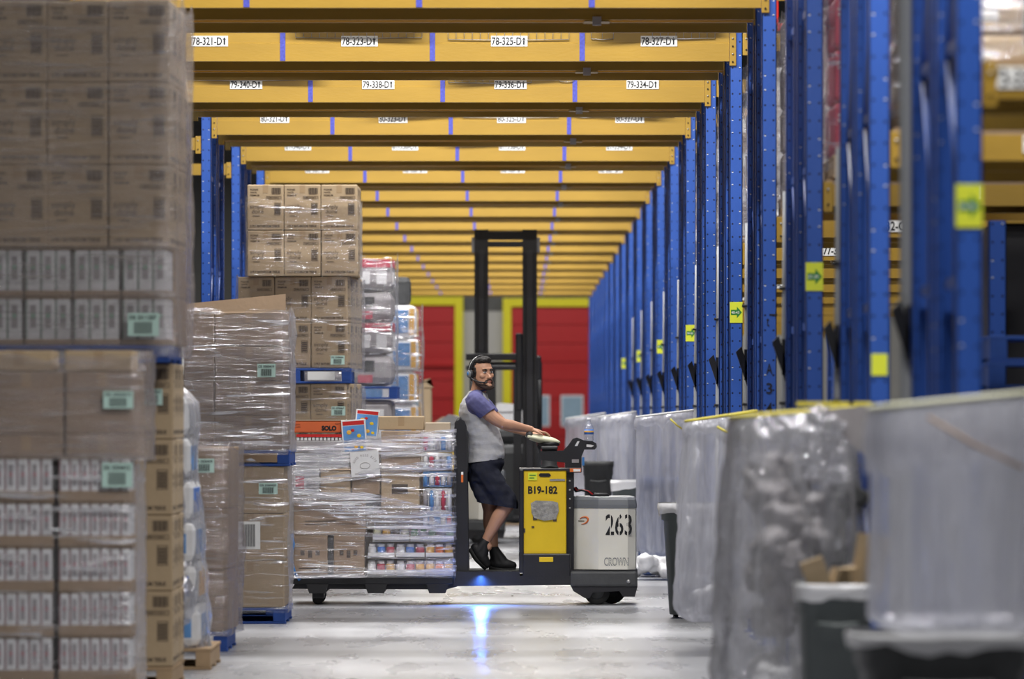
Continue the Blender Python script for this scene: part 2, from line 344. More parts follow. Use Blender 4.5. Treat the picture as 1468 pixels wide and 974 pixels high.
def shelf(name, x0, x1, y0, y1, z, label, group, lip=True, wires=True):
    m = MB(); m.box(x0+.02, x1-.02, y0+.06, y1-.06, z, z+.02, 'cardboard_dark')
    for i in range(8): yy = y0+.1+(y1-y0-.25)*i/7; m.box(x0+.02, x1-.02, yy, yy+.09, z+.02, z+.035, 'wood')
    o = m.obj(name, None, label=label, cat='rack deck', group=group)
    if wires:
        for a, b, dp in wires:
            m = MB()
            z1 = z+.002; zb = z-dp
            m.tube([(a,y0-.012,zb),((a+b)/2,y0-.012,zb-.006),(b,y0-.012,zb)], .0035, 'galv', 5)
            n = int((b-a)/.06)
            for i in range(n+1): xx = a+(b-a)*i/n; m.tube([(xx,y0+.06,z1+.006),(xx,y0-.012,z1+.004),(xx,y0-.012,zb)], .0022, 'galv', 5)
            m.obj('wire_lip', o, label='bent wire mesh edge over the beam')
    return o
for k in range(1, KN+1):
    y = rd(k); o = ORD[k-1]
    tt = TEXTS.get(k) if k > 1 else None
    ltxt = 'yellow beam over the aisle, %s from the camera, facing it' % o
    if tt: ltxt = 'yellow tunnel beam, %s from the camera, labelled %s to %s' % (o, tt[0][:-1], tt[3][3:-3])
    step_beam('rack_beam', XL+.06, XR-.005, y-.005, ZB, BH, ltxt, GA, tt, TX, tapes=TAPE, tz=4.405)
    for j, (yo, fl) in enumerate(((1.15,True),(1.40,False),(2.47,True))):
        if k > 12 and j < 2: continue
        step_beam('rack_beam', XL+.06, XR-.005, y+yo+(.05 if fl else 0), ZB, BH*.8 if j < 2 else BH, 'unlit yellow beam %s inside the %s tunnel rack' % (['behind the front one','in the middle','at the rear'][j], o), GI, flip=fl)
    m = MB(); m.box(.44,.62,1.16,1.4,ZB-.012,ZB-.002,'yellow_in',bev=.003); m.box(.50,.56,1.13,1.16,ZB-.04,ZB+.02,'galv'); m.obj('beam_tie', None, (0,y,0), label='small yellow tie plate under the inner beams of the %s tunnel rack' % o, cat='tie plate', group='tie plates')
    wr = [(-1.72,-.75,.07),(-.55,.38,.085),(.55,.72,.08),(1.02,1.5,.075)] if k%2 == 0 else [(-2.9,-1.95,.06),(-.62,.1,.08),(-.4+.75,.47,.07),(.6,1.5,.03)]
    shelf('rack_deck', XL+.06, XR, y, y+1.17, ZB+BH+.002, 'added light-blocking deck on the front beams of the %s tunnel rack' % o, 'added decks over the tunnel', wires=wr if k < 7 else None)  # solid slabs added over the tunnel to keep overhead light off inner beams
    shelf('rack_deck', XL+.06, XR, y+1.42, y+2.5, ZB+BH+.002, 'added light-blocking deck on the rear beams of the %s tunnel rack' % o, 'added decks over the tunnel', wires=None)
GR = 'blue uprights along the right of the aisle'
for k in range(-2, KN+1):
    y = rd(k); n = k+2
    for j, yo in enumerate((0, 1.35)):
        frame(XR+PW/2, y+yo, 'blue perforated rack upright, %s of the %s rack, right of the aisle' % (['front frame','rear frame'][j], ORD[n]), GR)
for k in range(2, 8):
    y = rd(k)
    for j, yo in enumerate((0, 1.35)):
        if k < 3 : continue
        frame(XL-PW/2, y+yo, 'blue perforated rack upright, %s of the %s rack, left of the aisle' % (['front frame','rear frame'][j], ORD[k-3]), 'blue uprights along the left of the aisle')
XB = XR+PW+2.9
for k in range(3, 10):
    y = rd(k); frame(XB+PW/2, y, 'blue upright one bay deeper, right side, %s such row' % ORD[k-3], 'blue uprights one bay into the right racks')
# beams of the right hand bays
CZ, CHH = 2.72, .12
for k in range(-2, 10):
    y = rd(k); x0 = XR+PW+.005; n = ORD[k+2]
    step_beam('rack_beam', x0+.05, XB, y-.005, CZ, CHH, 'yellow shelf beam right of the %s blue upright, facing the camera' % n, 'beams of the right bays', ['7%d-332-C^' % (5+k) if k < 5 else '8%d-334-C^' % (k-5)] , [X(1475,rd(-2)) if k == -2 else x0+.75], step=False)
    step_beam('rack_beam', x0+.05, XB, y+1.2, CZ, CHH, 'yellow inner shelf beam of the %s rack, right bay' % n, 'beams of the right bays', flip=True, step=False)
    if k < 6: shelf('rack_deck', x0, XB-.05, y, y+1.17, CZ+CHH+.001, 'deck on the right shelf beams of the %s rack' % n, 'right shelf decks', wires=None)
    step_beam('rack_beam', x0+.05, XB, y+2.5, CZ, CHH, 'yellow shelf beam at the back of the %s rack, right bay' % n, 'beams of the right bays', flip=True, step=False)
    if k >= 1: step_beam('rack_beam', x0+.05, XB, y-.005, 4.33, CHH, 'high yellow beam of the right bay, %s rack' % n, 'beams of the right bays', ['%d-332-D^' % (76+k)], [x0+.55], step=False)
for k in range(4, 6):
    step_beam('rack_beam', XL-PW-2.8, XL-PW-.055, rd(k)-.005, 4.10, CHH, 'yellow beam end left of the %s left upright' % ORD[k-4], 'beams of the left bays', step=False)
# yellow row signs
for k, t in ((-2,'34-36'),(0,'37-39'),(2,'40-43'),(4,'44-46'),(6,'47-49'),(8,'50-52'),(10,'53-55')):
    y = rd(k); m = MB(); w = .098; m.box(-w/2, w/2, -.004, 0, -.08, .08, 'lime', bev=.001)
    o = m.obj('row_sign', None, (XR+PW/2, y-.001, 2.32), label='yellow row sign with green arrow on the %s right upright' % ORD[k+2], cat='sign', group='row signs')
    m = MB(); yy = -.005
    m.add([(-.04,yy,-.02),(.005,yy,-.02),(.005,yy,-.045),(.044,yy,0),(.005,yy,.045),(.005,yy,.02),(-.04,yy,.02)], [(0,1,2,3,4,5,6)], 'green'); m.obj('arrow', o)
    m = MB(); m.text(t, -.037, -.01, .02, 'label', .06, -.0062, bold=.01); m.obj('lettering', o)
m = MB(); m.box(-.037,.037,-.004,0,-.05,.05,'lime'); m.obj('yellow_note', None, (XR+PW/2, rd(-1)-.001, Z(523,rd(-1))), label='plain yellow square note on the second blue upright from the camera', cat='note')
m = MB()
for i, c in enumerate('A340'): m.text(c, -.02, -.1-.13*i, .07, 'ink', .04, -.002, bold=.01)
m.text('t', -.02, .22, .07, 'ink', .02, -.002); m.add([(-.0,-.002,.30),(.04,-.002,.30),(.04,-.002,.32),(.055,-.002,.295),(.04,-.002,.27),(.04,-.002,.29),(0,-.002,.29)], [(0,1,2,3,4,5,6)], 'ink')
m.obj('marker_writing', None, (XR+PW/2, rd(1)-.001, Z(515,rd(1))), label='black handwritten marks down the fourth blue upright', cat='writing')
# grey guards and black hooks at the rear posts
for k in range(-2, 9):
    y = rd(k)+2.56; x = XR+.02; m = MB(); h = 2.9 if k > -2 else 4.6
    m.tube([(0,0,.02),(0.0,0,1.2),(-.005,0,h-.6),(-.012,0,h)], [.05,.046,.03,.018] if k > -2 else .055, 'pipe_grey', 12)
    for z in (.8, 1.6, 2.3): m.lathe([(.053,z),(.053,z+.02)], 'black', (0,0,0), 10)
    m.obj('post_guard', None, (x, y, 0), label='tall grey plastic post guard behind the %s right rack' % ORD[k+2], cat='post guard', group='grey post guards')
    m = MB(); m.box(-.02,.02,-.02,.02,1.78,2.0,'black',bev=.005); m.prism([(-.08,1.98),(-.04,2.02),(.03,1.8),(.0,1.74)], -.02, .02, 'black', 'y')
    m.obj('hook', None, (x-.02, y-.07, 0.0), label='black plastic hook strapped to the grey guard of the %s right rack' % ORD[k+2], cat='hook', group='black hooks')
# ---------------------------------------------------------------- pallets
def pallet(name, x0, w, y0, dp, z0, m_, label, h=.13, group='pallets'):
    e = empty(name, (x0+w/2, y0+dp/2, z0), 0, label=label, cat='pallet', group=group); a, b = w/2, dp/2
    for i in range(3):
        s = MB(); x = -a+.05+(w-.1)*i/2; s.box(x-.045, x+.045, -b, b, .018, h-.02, m_, bev=.004); s.obj('stringer', e)
    s = MB()
    for i in range(7): y = -b+(dp-.09)*i/6; s.box(-a, a, y, y+.09, h-.02, h, m_, bev=.003)
    s.obj('deck_board', e); s = MB()
    for i in range(3): y = -b+(dp-.1)*i/2; s.box(-a, a, y, y+.1, 0, .018, m_, bev=.003)
    s.obj('bottom_board', e); return e
# ---------------------------------------------------------------- cartons
def carton_mesh(w, d, h, m_='cardboard', tape=True):
    m = MB(); m.box(-w/2+.002, w/2-.002, -d/2+.002, d/2-.002, .0015, h-.0015, m_, bev=.008)
    if tape:
        m.box(-.025,.025,-d/2+.01,d/2-.01,h-.003,h-.0008,'tape'); m.box(-.025,.025,-d/2+.0012,-d/2+.003,h-.08,h-.006,'tape')
    return m
def tp_print(w, d, h):
    """printing of the tissue carton on the front and on the right side"""
    m = MB()
    def face(T, w):
        x = -w/2
        for i, (t, ww) in enumerate((('PLEASE', .075), ('WHITE', .06), ('PREMIUM', .085))): m.text(t, x+.03, h-.055-.027*i, .016, 'print', ww, 0, T, bold=.02)
        bx = w/2-.115
        for i in range(11): m.box(bx+i*.008, bx+i*.008+(.006 if i%3 else .004), -.0006, 0, h-.095+(.0 if i%2 else .008), h-.03, 'print', T)
        # outlined strip
        for a, b, c, d_ in ((bx-.05,bx+.09,h-.112,h-.109),(bx-.05,bx+.09,h-.135,h-.132),(bx-.05,bx-.047,h-.135,h-.109),(bx+.087,bx+.09,h-.135,h-.109)): m.box(a,b,-.0006,0,c,d_,'print',T)
        m.text('REMOVABLE', bx-.04, h-.128, .012, 'print', .11, 0, T, bold=.02)
        m.text('simply', x+.028, h*.5-.01, .04, 'print', .135, 0, T); m.text('done', x+.045, h*.5-.055, .04, 'print', .11, 0, T)
        m.box(x+.055,x+.12,-.0006,0,h*.5-.082,h*.5-.077,'print',T)
        rx = w/2-.09; z0 = h*.34; z1 = h*.60
        for a, b, c, d_ in ((rx,rx+.06,z0,z0+.004),(rx,rx+.06,z1-.004,z1),(rx,rx+.004,z0,z1),(rx+.056,rx+.06,z0,z1)): m.box(a,b,-.0006,0,c,d_,'print',T)
        for i in range(5): z = z0+.012+i*(z1-z0-.02)/5; m.box(rx+.006,rx+.054,-.0006,0,z,z+(z1-z0)/9,'print',T)
        m.text('2 PLY BATHROOM TISSUE', x+.03, .03, .022, 'print', w-.07, 0, T, bold=.03)
    face(Matrix.Translation((0,-d/2+.0008,0)), w)
    face(Matrix.Translation((w/2-.0008,0,0)) @ Matrix.Rotation(math.pi/2, 4, 'Z'), d)
    return m
_cache = {}
def carton(w, d, h, loc, rot, label, group, m_='cardboard', pr=None, cat='carton', name='carton'):
    key = (round(w,3), round(d,3), round(h,3), m_)
    if key not in _cache:
        o = carton_mesh(w, d, h, m_).obj('tmp'); _cache[key] = o.data; bpy.data.objects.remove(o)
    o = link(name, _cache[key], None, loc, rot, label=label, cat=cat, group=group)
    if pr:
        k2 = key+('p',)
        if k2 not in _cache: q = tp_print(w, d, h).obj('tmp'); _cache[k2] = q.data; bpy.data.objects.remove(q)
        link('printing', _cache[k2], o, label='dark brown printing on the carton')
    return o
ROWN = ['bottom','second','third','fourth','fifth','sixth','seventh']
def grid(xr, y0, z0, nx, nz, w, d, h, group, where, rot=0, nd=1, m_='cardboard', pr=False, side=2, total=None, kind='brown carton', zoff=0):
    """front row nx wide, plus nd-1 more behind in the right-hand column; xr = right front corner"""
    R = Matrix.Rotation(rot, 3, 'Z')
    for k in range(nz):
        for j in range(nd):
            for i in range(nx):
                if j > 0 and i < nx-1: continue
                lx = -(nx-1-i+.5)*w; ly = (j+.5)*d; p = R @ Vector((lx, ly, 0))
                jit = random.uniform(-.004,.004)
                cn = (['left','middle','right'] if nx == 3 else ['left','right'] if nx == 2 else ['far left','left','right','far right'])[i] if nx > 1 else ''
                dn = '' if j == 0 else ', %s deep' % ORD[j]
                carton(w, d, h, (xr+p.x+jit, y0+p.y, z0+k*h), rot, ('%s, %s row %s%s, %s' % (kind, ROWN[k+zoff], cn, dn, where)).replace(' ,', ','), group, m_, pr)
def sticker(name, x0, x1, z0, z1, y, m_, label, lines, rot=0, bars=True, T=None, cat='shipping label'):
    o = MB().box(0, x1-x0, -.001, 0, 0, z1-z0, m_).obj(name, None, (x0, y, z0), rot, label=label, cat=cat)
    w, h = x1-x0, z1-z0; m = MB(); n = len(lines)
    for i, t in enumerate(lines): m.text(t, w*.06, h*(1-.28*(i+1)), h*.18, 'ink', w*.86, -.002, bold=.03)
    if bars:
        for i in range(16):
            x = w*(.2+.6*i/16); m.box(x, x+w*(.022 if i%3 else .012), -.0022, -.0012, h*.1, h*(.9-.28*n), 'ink')
    m.obj('lettering', o); return o
def wrap(name, x0, x1, y0, y1, z0, z1, label, m_='wrap', top=0, rot=0, seed=0, rag=.05, amp=.012, piv=None, group='stretch wraps'):
    """loose stretch film sleeve round a load"""
    m = MB(); per = []; n = 12
    cs = [(x0,y0),(x1,y0),(x1,y1),(x0,y1)]
    for i in range(4):
        a, b = cs[i], cs[(i+1)%4]
        for t in range(n): per.append((a[0]+(b[0]-a[0])*t/n, a[1]+(b[1]-a[1])*t/n, i))
    N = len(per); rows = 14; cx, cy = (x0+x1)/2, (y0+y1)/2
    vs = []
    for r in range(rows+1):
        for j, (x, y, i) in enumerate(per):
            q = Vector((x*2.5+seed, y*2.5, r*.55)); dsp = amp*(1+noise.noise(q)*1.3)
            dx = dsp*(1 if x >= cx else -1)*(1 if i in (1,3) or j%n == 0 else .3); dy = dsp*(-1 if y <= cy else 1)*(1 if i in (0,2) or j%n == 0 else .3)
            z = z0+(z1-z0)*r/rows
            if r == rows: z += rag*noise.noise(Vector((x*5+seed, y*5, 0)))*2
            vs.append((x+dx, y+dy, z))
    fs = [(r*N+j, r*N+(j+1)%N, (r+1)*N+(j+1)%N, (r+1)*N+j) for r in range(rows) for j in range(N)]
    px, py = piv or (x1, y0)
    vs = [(v[0]-px, v[1]-py, v[2]) for v in vs]
    m.add(vs, fs, m_, True); return m.obj(name, None, (px, py, 0), rot, label=label, cat='stretch wrap', group=group)

for k, x, r in ((2,1.0,5),(2,-1.2,-3),(3,-.15,4),(3,-2.2,-2),(4,-.9,5),(4,.9,-4),(5,-.3,3)):  # out-of-view pallets, added so their overhang shades the beam faces
    e = pallet('pallet', x-.5, 1.0, rd(k)-.17, 1.2, ZB+BH+.037, 'wood', 'unseen wooden pallet added to shade the %s tunnel beam, %s' % (ORD[k-1], 'right half' if x > 0 else 'left half' if x < -1 else 'middle'), .13, 'unseen pallets over the tunnel'); e.rotation_euler = (0,0,math.radians(r))
# ============ A and C: near double stack
GC = 'tissue cartons of the near left stack'
dC = 32.0; xC = -1.95
pallet('pallet', xC-1.04, 1.04, dC, 1.1, 0, 'wood', 'wooden pallet under the nearest tissue carton stack, lower left', .12)
grid(xC, dC, .121, 3, 4, .34, .36, .427, GC, 'lower near left stack', nd=3, pr=True, kind='tissue carton')
dA = 31.5; xA = -1.94; rA = math.radians(-1.5)
pallet('pallet', xA-1.0, 1.0, dA+.02, 1.15, 1.832, 'pallet_blue', 'blue pallet between the two near left loads', .095)
def tray_pack(w, d, h, npk, loc, rot, label, group, band=.24, pk='pack_white', sep='pack_pink', tm='cardboard_dark', art=True, parts=True):
    """low cardboard tray with a row of upright packs"""
    e = empty('tray', loc, rot, label=label, cat='tray', group=group)
    m = MB(); hb = h*band; m.box(-w/2+.003,w/2-.003,-d/2+.003,d/2-.003,.001,hb,tm,bev=.004)
    m.box(-w/2+.003,w/2-.003,-d/2+.01,d/2-.003,h-.012,h-.001,tm,bev=.003); m.obj('tray_base', e)
    pw = (w-.016)/npk
    for i in range(npk):
        m = MB(); x = -w/2+.008+pw*i; m.box(x+.004, x+pw-.004, -d/2+.008, d/2-.01, hb*.6, h-.014, pk, bev=.008)
        m.box(x+.0005, x+.0045, -d/2+.012, -d/2+.06, hb*.6, h-.02, sep)
        if art:
            c = -d/2+.0066; zc = h*.6; m.box(x+pw*.3, x+pw*.7, c, c+.001, zc-.05*h/.2, zc+.045*h/.2, 'grey_pack'); m.box(x+pw*.36, x+pw*.64, c-.0004, c+.001, zc-.01, zc+.012, sep)
        m.obj('pack', e)
    return e
R_ = Matrix.Rotation(rA, 3, 'Z')
for k in range(2):
    for i in range(4):
        p = R_ @ Vector((-(3-i+.5)*.27, .2, 0))
        tray_pack(.265, .38, .268, 3, (xA+p.x, dA+p.y, 1.928+.27*k), rA, 'tray of three pale packs, %s row, %s from the right, near left stack' % (['lower','upper'][k], ORD[3-i]), 'three-pack trays of the near left stack', .12, 'pack_white', 'pack_green', 'cardboard_dark')
# cartons deeper behind the trays on the right side
for k in range(2):
    for j in (1,2):
        p = R_ @ Vector((-.17, .2+.38*j, 0)); carton(.34, .38, .269, (xA+p.x, dA+p.y, 1.928+.27*k), rA, 'plain carton %s behind the pale trays, %s layer, near left stack' % (['','just','farther'][j], ['lower','upper'][k]), 'plain cartons behind the trays', 'cardboard_dark')
grid(xA, dA, 2.47, 3, 3, .34, .385, .457, 'tissue cartons of the upper near left load', 'upper near left load', rot=rA, nd=3, pr=True, kind='tissue carton')
wrap('stretch_wrap', xA-1.04, xA+.015, dA-.015, dA+1.18, 1.86, 3.85, 'hazy stretch wrap round the upper near left load', 'wrap_dull', rot=rA, seed=3, amp=.02)
# ============ B: nearest low stack with white pack trays
dB = 29.8; xB = -2.03
pallet('pallet', xB-1.0, 1.0, dB, 1.1, 0, 'wood', 'wooden pallet under the white pack trays in the lower left corner', .14)
for k in range(5):
    for i in range(2):
        tray_pack(.39, .4, .235, 7 if i else 6, (xB-(1-i)*.41-.195, dB+.2, .147+.235*k), 0, 'cardboard tray of white packs, %s row, %s column, nearest stack' % (ROWN[k], ['left','right'][i]), 'white pack trays of the nearest stack', .24, 'pack_white', 'pack_pink')
    m_ = 'cardboard_dark'
    carton(.8, .4, .2345, (xB-.42, dB+.62, .147+.235*k), 0, 'plain brown carton behind the white trays, %s row' % ROWN[k], 'cartons behind the white trays', m_)
GB = 'brown cartons on the white trays'
xb2 = -1.985
for i in range(2):
    carton(.39, .42, .115, (xb2-.2-.4*i, dB+.21, 1.323), 0, 'flat brown carton just above the white trays, %s' % ['right','left'][i], GB, 'cardboard_dark')
    carton(.39, .42, .33, (xb2-.2-.4*i, dB+.21, 1.439), 0, 'dark wrapped brown carton above the white trays, %s' % ['right','left'][i], GB, 'cardboard_dark')
    carton(.36, .42, .11, (xb2-.22-.42*i, dB+.21, 1.77), 0, 'flat brown carton topping the nearest stack, %s' % ['right','left'][i], GB, 'cardboard')
wrap('stretch_wrap', xB-.95, xb2+.012, dB-.012, dB+.86, 1.3, 1.86, 'stretch wrap round the dark cartons of the nearest stack', 'wrap_dull', seed=9)
wrap('stretch_wrap', xB-.95, xB+.012, dB-.012, dB+.86, .1, 1.28, 'clear stretch wrap round the white pack trays', 'wrap', seed=19, amp=.006)
dl = dB-.03
sticker('shipping_label', X(148,dl), X(191,dl), Z(586,dl), Z(561,dl), dl, 'teal_label', 'pale green label on the dark cartons of the nearest stack', ['DS 3324413'])
sticker('shipping_label', X(146,dl), X(190,dl), Z(699,dl), Z(664,dl), dl, 'teal_label', 'pale green label on the top right white pack tray', ['DS 3324412'])
dl = dC-.01; sticker('shipping_label', X(203,dl), X(233,dl), Z(581,dl), Z(558,dl), dl, 'teal_label', 'pale green label on the tissue cartons behind the nearest stack', ['DS 3290417'])
dl = dA-.05; sticker('shipping_label', X(183,dl), X(228,dl), Z(482,dl), Z(449,dl), dl, 'teal_label', 'pale green label on the lower tray row of the upper near load', ['DS 3311207'])
# ============ D: film-draped bundle column
dD = 34.3; eD = None
pallet('pallet', -2.98, 1.12, dD, 1.1, 0, 'wood', 'wooden pallet under the film-draped blue and white bundles', .13)
for k in range(6):
    z = .131+.255*k; xr = -1.93-.016*k
    m = MB(); m.box(-.5,.5,-.5,.5,0,.25,'pack_white',bev=.05); o = m.obj('bundle', None, (xr-.5, dD+.52, z), 0, label='white bundle under draped film, %s layer, behind the near left stack' % ROWN[k], cat='bundle', group='film-draped bundles')
    m = MB(); c = ['sky_blue','amber','sky_blue','bottle_blue','sky_blue','pack_white'][k]
    m.box(-.505,-.25,-.503,-.49,.05,.2,c,bev=.005); m.box(.0,.30,-.503,-.49,.04,.21,c,bev=.005); m.box(.33,.45,-.503,-.49,.06,.18,'bottle_blue' if k%2 else c,bev=.005); m.box(.485,.503,-.3,.3,.05,.2,c,bev=.004); m.obj('printed_panel', o)
m = MB(); N = 60; rows = 26; vs = []
for r in range(rows+1):
    t = r/rows; z = 1.74*(1-t)+.1*t
    for j in range(N):
        a = 2*math.pi*j/N; ca, sa = math.cos(a), math.sin(a)
        sq = 1/max(abs(ca), abs(sa))**.8; ex = .52+.09*t+(-.12 if r == 0 else -.05 if r == 1 else 0)
        nz = noise.noise(Vector((ca*3, sa*3, z*3)))*.05+noise.noise(Vector((ca*9, sa*9, z*5)))*.025
        vs.append((-2.5+ca*sq*(ex+nz)-.03*(1-t), dD+.52+sa*sq*(.53+nz), z))
m.add(vs, [(r*N+j, r*N+(j+1)%N, (r+1)*N+(j+1)%N, (r+1)*N+j) for r in range(rows) for j in range(N)], 'sack_clear', True)
m.obj('plastic_cover', None, label='loose clear plastic cover draped over the blue and white bundles', cat='plastic cover')
# ============ E: single wrapped stack
dE = 36.9; xE = X(320, dE); rE = math.radians(-3)
pallet('pallet', xE-1.0, 1.03, dE, 1.1, 0, 'pallet_blue', 'blue pallet under the narrow brown stack, left foreground', .125)
grid(xE, dE, .127, 2, 3, .5, .5, .4, 'brown cartons of the narrow left stack', 'narrow left stack', rot=rE, nd=2, m_='cardboard_dark')
wrap('stretch_wrap', xE-1.0, xE+.012, dE-.012, dE+1.01, .1, 1.345, 'dull stretch wrap round the narrow brown stack', 'wrap_dull', rot=rE, seed=5, amp=.02)
dl = dE-.06; sticker('shipping_label', X(278,dl), X(307,dl), Z(678,dl), Z(658,dl), dl, 'teal_label', 'pale green label on the narrow brown stack', ['DS 3350475'])
# ============ G + F
dG = 41.7; xG = X(408, dG)
pallet('pallet', xG-1.02, 1.03, dG, 1.15, 0, 'pallet_blue', 'blue pallet on the floor left of the pallet truck', .118)
grid(xG, dG, .12, 2, 3, .505, .5, .345, 'plain cartons of the lower load left of the truck', 'lower load left of the truck', nd=2)
wrap('stretch_wrap', xG-1.02, xG+.01, dG-.012, dG+1.01, .08, 1.17, 'stretch wrap round the lower load left of the truck', 'wrap', seed=8)
pallet('pallet', xG-1.02, 1.06, dG, 1.1, 1.158, 'pallet_blue', 'blue pallet carrying the grey-brown wrapped cartons', .115)
grid(xG-.01, dG, 1.275, 2, 4, .505, .52, .254, 'grey-brown wrapped cartons left of the truck', 'upper load left of the truck', nd=2, m_='cardboard_dark')
wrap('stretch_wrap', xG-1.03, xG+.012, dG-.014, dG+1.06, 1.24, 2.30, 'shiny stretch wrap round the upper load left of the truck', 'wrap_dull', seed=12, amp=.016)
wrap('stretch_wrap', xG-1.035, xG+.02, dG-.025, dG+1.07, 1.26, 2.29, 'outer glossy film layer on the upper load left of the truck', 'wrap', seed=22, amp=.02)
dl = dG-.05
sticker('shipping_label', X(369,dl), X(395,dl), Z(541,dl), Z(522,dl), dl, 'teal_label', 'pale green label on the upper load left of the truck', ['DS 3260419'])
sticker('shipping_label', X(371,dl), X(398,dl), Z(709,dl), Z(693,dl), dl, 'teal_label', 'pale green label on the lower load left of the truck', ['DS 3260420'])
sticker('shipping_label', X(249,dl), X(264,dl), Z(537,dl), Z(495,dl), dl, 'label', 'white shipping label at the left edge of the upper wrapped load', [])
sticker('shipping_label', X(340,dl), X(373,dl), Z(788,dl), Z(748,dl), dl, 'label', 'large white barcode label on the lower load left of the truck', [])
# ============ H: tall bulk carton behind
m = MB(); m.box(-.5,.5,-.4,.4,.12,2.28,'cardboard_dark',bev=.01); m.prism([(-.5,2.2),(.5,2.2),(.5,2.43),(-.5,2.33)],-.41,-.4,'cardboard_dark'); m.prism([(-.5,2.2),(.5,2.2),(.5,2.40),(-.5,2.30)],.4,.41,'cardboard_dark'); m.box(-.503,.503,-.403,.403,2.2,2.205,'print')
o = m.obj('bulk_carton', None, (X(410,43.0)-.56, 43.47, .02), math.radians(8), label='tall dark bulk carton showing above the wrapped load left of the truck', cat='carton')
pallet('pallet', X(410,43.0)-1.06, 1.0, 43.02, .9, 0, 'pallet_blue', 'blue pallet under the tall dark bulk carton', .13)
# ============ I: sharp tissue carton stack
dI = 53.6; GI_ = 'tissue cartons of the tall sharp stack'
xI = X(498, dI); rI = math.radians(-6)
pallet('pallet', xI-1.06, 1.06, dI+.03, 1.02, 0, 'pallet_blue', 'blue pallet under the tall tissue stack beyond the truck', .13)
grid(xI, dI, .132, 3, 4, .348, .36, .4225, GI_, 'lower load of the tall tissue stack', rot=rI, nd=3, pr=True, kind='tissue carton')
pallet('pallet', xI-1.02, 1.06, dI, 1.1, 1.825, 'pallet_blue', 'blue pallet halfway up the tall tissue stack', .14)
sticker('shipping_label', X(441,dI), X(480,dI), Z(545,dI), Z(533,dI), dI-.01, 'label', 'blank white sheet on the blue pallet of the tall tissue stack', [], bars=False, cat='paper sheet')
grid(xI, dI, 1.967, 3, 2, .348, .36, .432, GI_, 'upper load of the tall tissue stack', rot=rI, nd=3, pr=True, kind='tissue carton')
xI2 = X(513, dI)
grid(xI2, dI-.01, 2.833, 3, 2, .347, .36, .432, GI_, 'upper load of the tall tissue stack', rot=0, nd=3, pr=True, kind='tissue carton', zoff=2)
wrap('stretch_wrap', xI-1.05, xI+.012, dI-.012, dI+1.1, 1.93, 2.82, 'stretch wrap round the middle of the tall tissue stack', 'wrap_light', rot=rI, seed=31, piv=(xI,dI))
wrap('stretch_wrap', xI2-1.05, xI2+.008, dI-.022, dI+1.08, 2.84, 3.58, 'stretch wrap round the top of the tall tissue stack', 'wrap_light', seed=33, amp=.008)
wrap('stretch_wrap', xI-1.05, xI+.02, dI-.012, dI+1.1, .13, 1.80, 'stretch wrap round the base of the tall tissue stack', 'wrap_light', rot=rI, seed=35, piv=(xI,dI))
dl = dI-.04
sticker('shipping_label', X(474,dl), X(494,dl), Z(523,dl), Z(510,dl), dl, 'teal_label', 'pale green label on the upper tissue load beyond the truck', ['DS 3298466'])
sticker('shipping_label', X(475,dl), X(495,dl), Z(596,dl), Z(583,dl), dl, 'teal_label', 'pale green label on the lower tissue load beyond the truck', ['DS 3298467'])
# ============ J: grey/red bundle column
dJ = 59.6; xj1 = X(565, dJ)
def bundle(x, y, z, w, d, h, label, group, base, bands, name='bundle', rnd=.06):
    m = MB(); m.box(-w/2,w/2,-d/2,d/2,.002,h-.002,base,bev=rnd); o = m.obj(name, None, (x,y,z), 0, label=label, cat='bundle', group=group)
    m = MB()
    for x0,x1,z0,z1,c in bands:
        m.box(-w/2+w*x0, -w/2+w*x1, -d/2-.003, -d/2+.01, h*z0, h*z1, c, bev=.002)
        if x1 > .9: m.box(w/2-.01, w/2+.003, -d/2+.08, d/2-.08, h*z0, h*z1, c, bev=.002)
    m.obj('printed_panel', o); return o
pallet('pallet', xj1-1.0, 1.03, dJ, 1.1, 0, 'pallet_blue', 'blue floor pallet under the grey and red bundles', .13)
for k in range(3): bundle(xj1-.5, dJ+.5, .132+.52*k, .98, .98, .51, 'grey wrapped bundle, %s layer, lower load beyond the tissue stack' % ROWN[k], 'grey bundles below', 'grey_pack', [(.08,.45,.2,.8,'pack_white'),(.55,.9,.2,.8,'pack_white')])
pallet('pallet', xj1-1.0, 1.04, dJ, 1.1, 1.69, 'pallet_blue', 'blue pallet under the upper grey and red bundles', .13)
zz = 1.825
for k in range(4):
    h = (3.16-1.825)/4
    bd = [(.62,.78,.1,.35,'magenta'),(.84,.98,.25,.7,'grey_pack'),(.62,.8,.45,.8,'charcoal')] if k%2 == 0 else [(.55,.97,.72,.98,'magenta'),(.62,.75,.2,.6,'pack_white'),(.82,.93,.2,.6,'pack_white')]
    bundle(xj1-.5, dJ+.5, zz+h*k, .98, .98, h, 'grey and white bundle with red print, %s layer, beside the tall tissue stack' % ROWN[k], 'grey and red bundles', 'grey_pack', bd, rnd=.09)
wrap('stretch_wrap', xj1-1.0, xj1+.01, dJ-.012, dJ+1.0, 1.83, 3.18, 'stretch wrap round the grey and red bundles', 'wrap', seed=41)
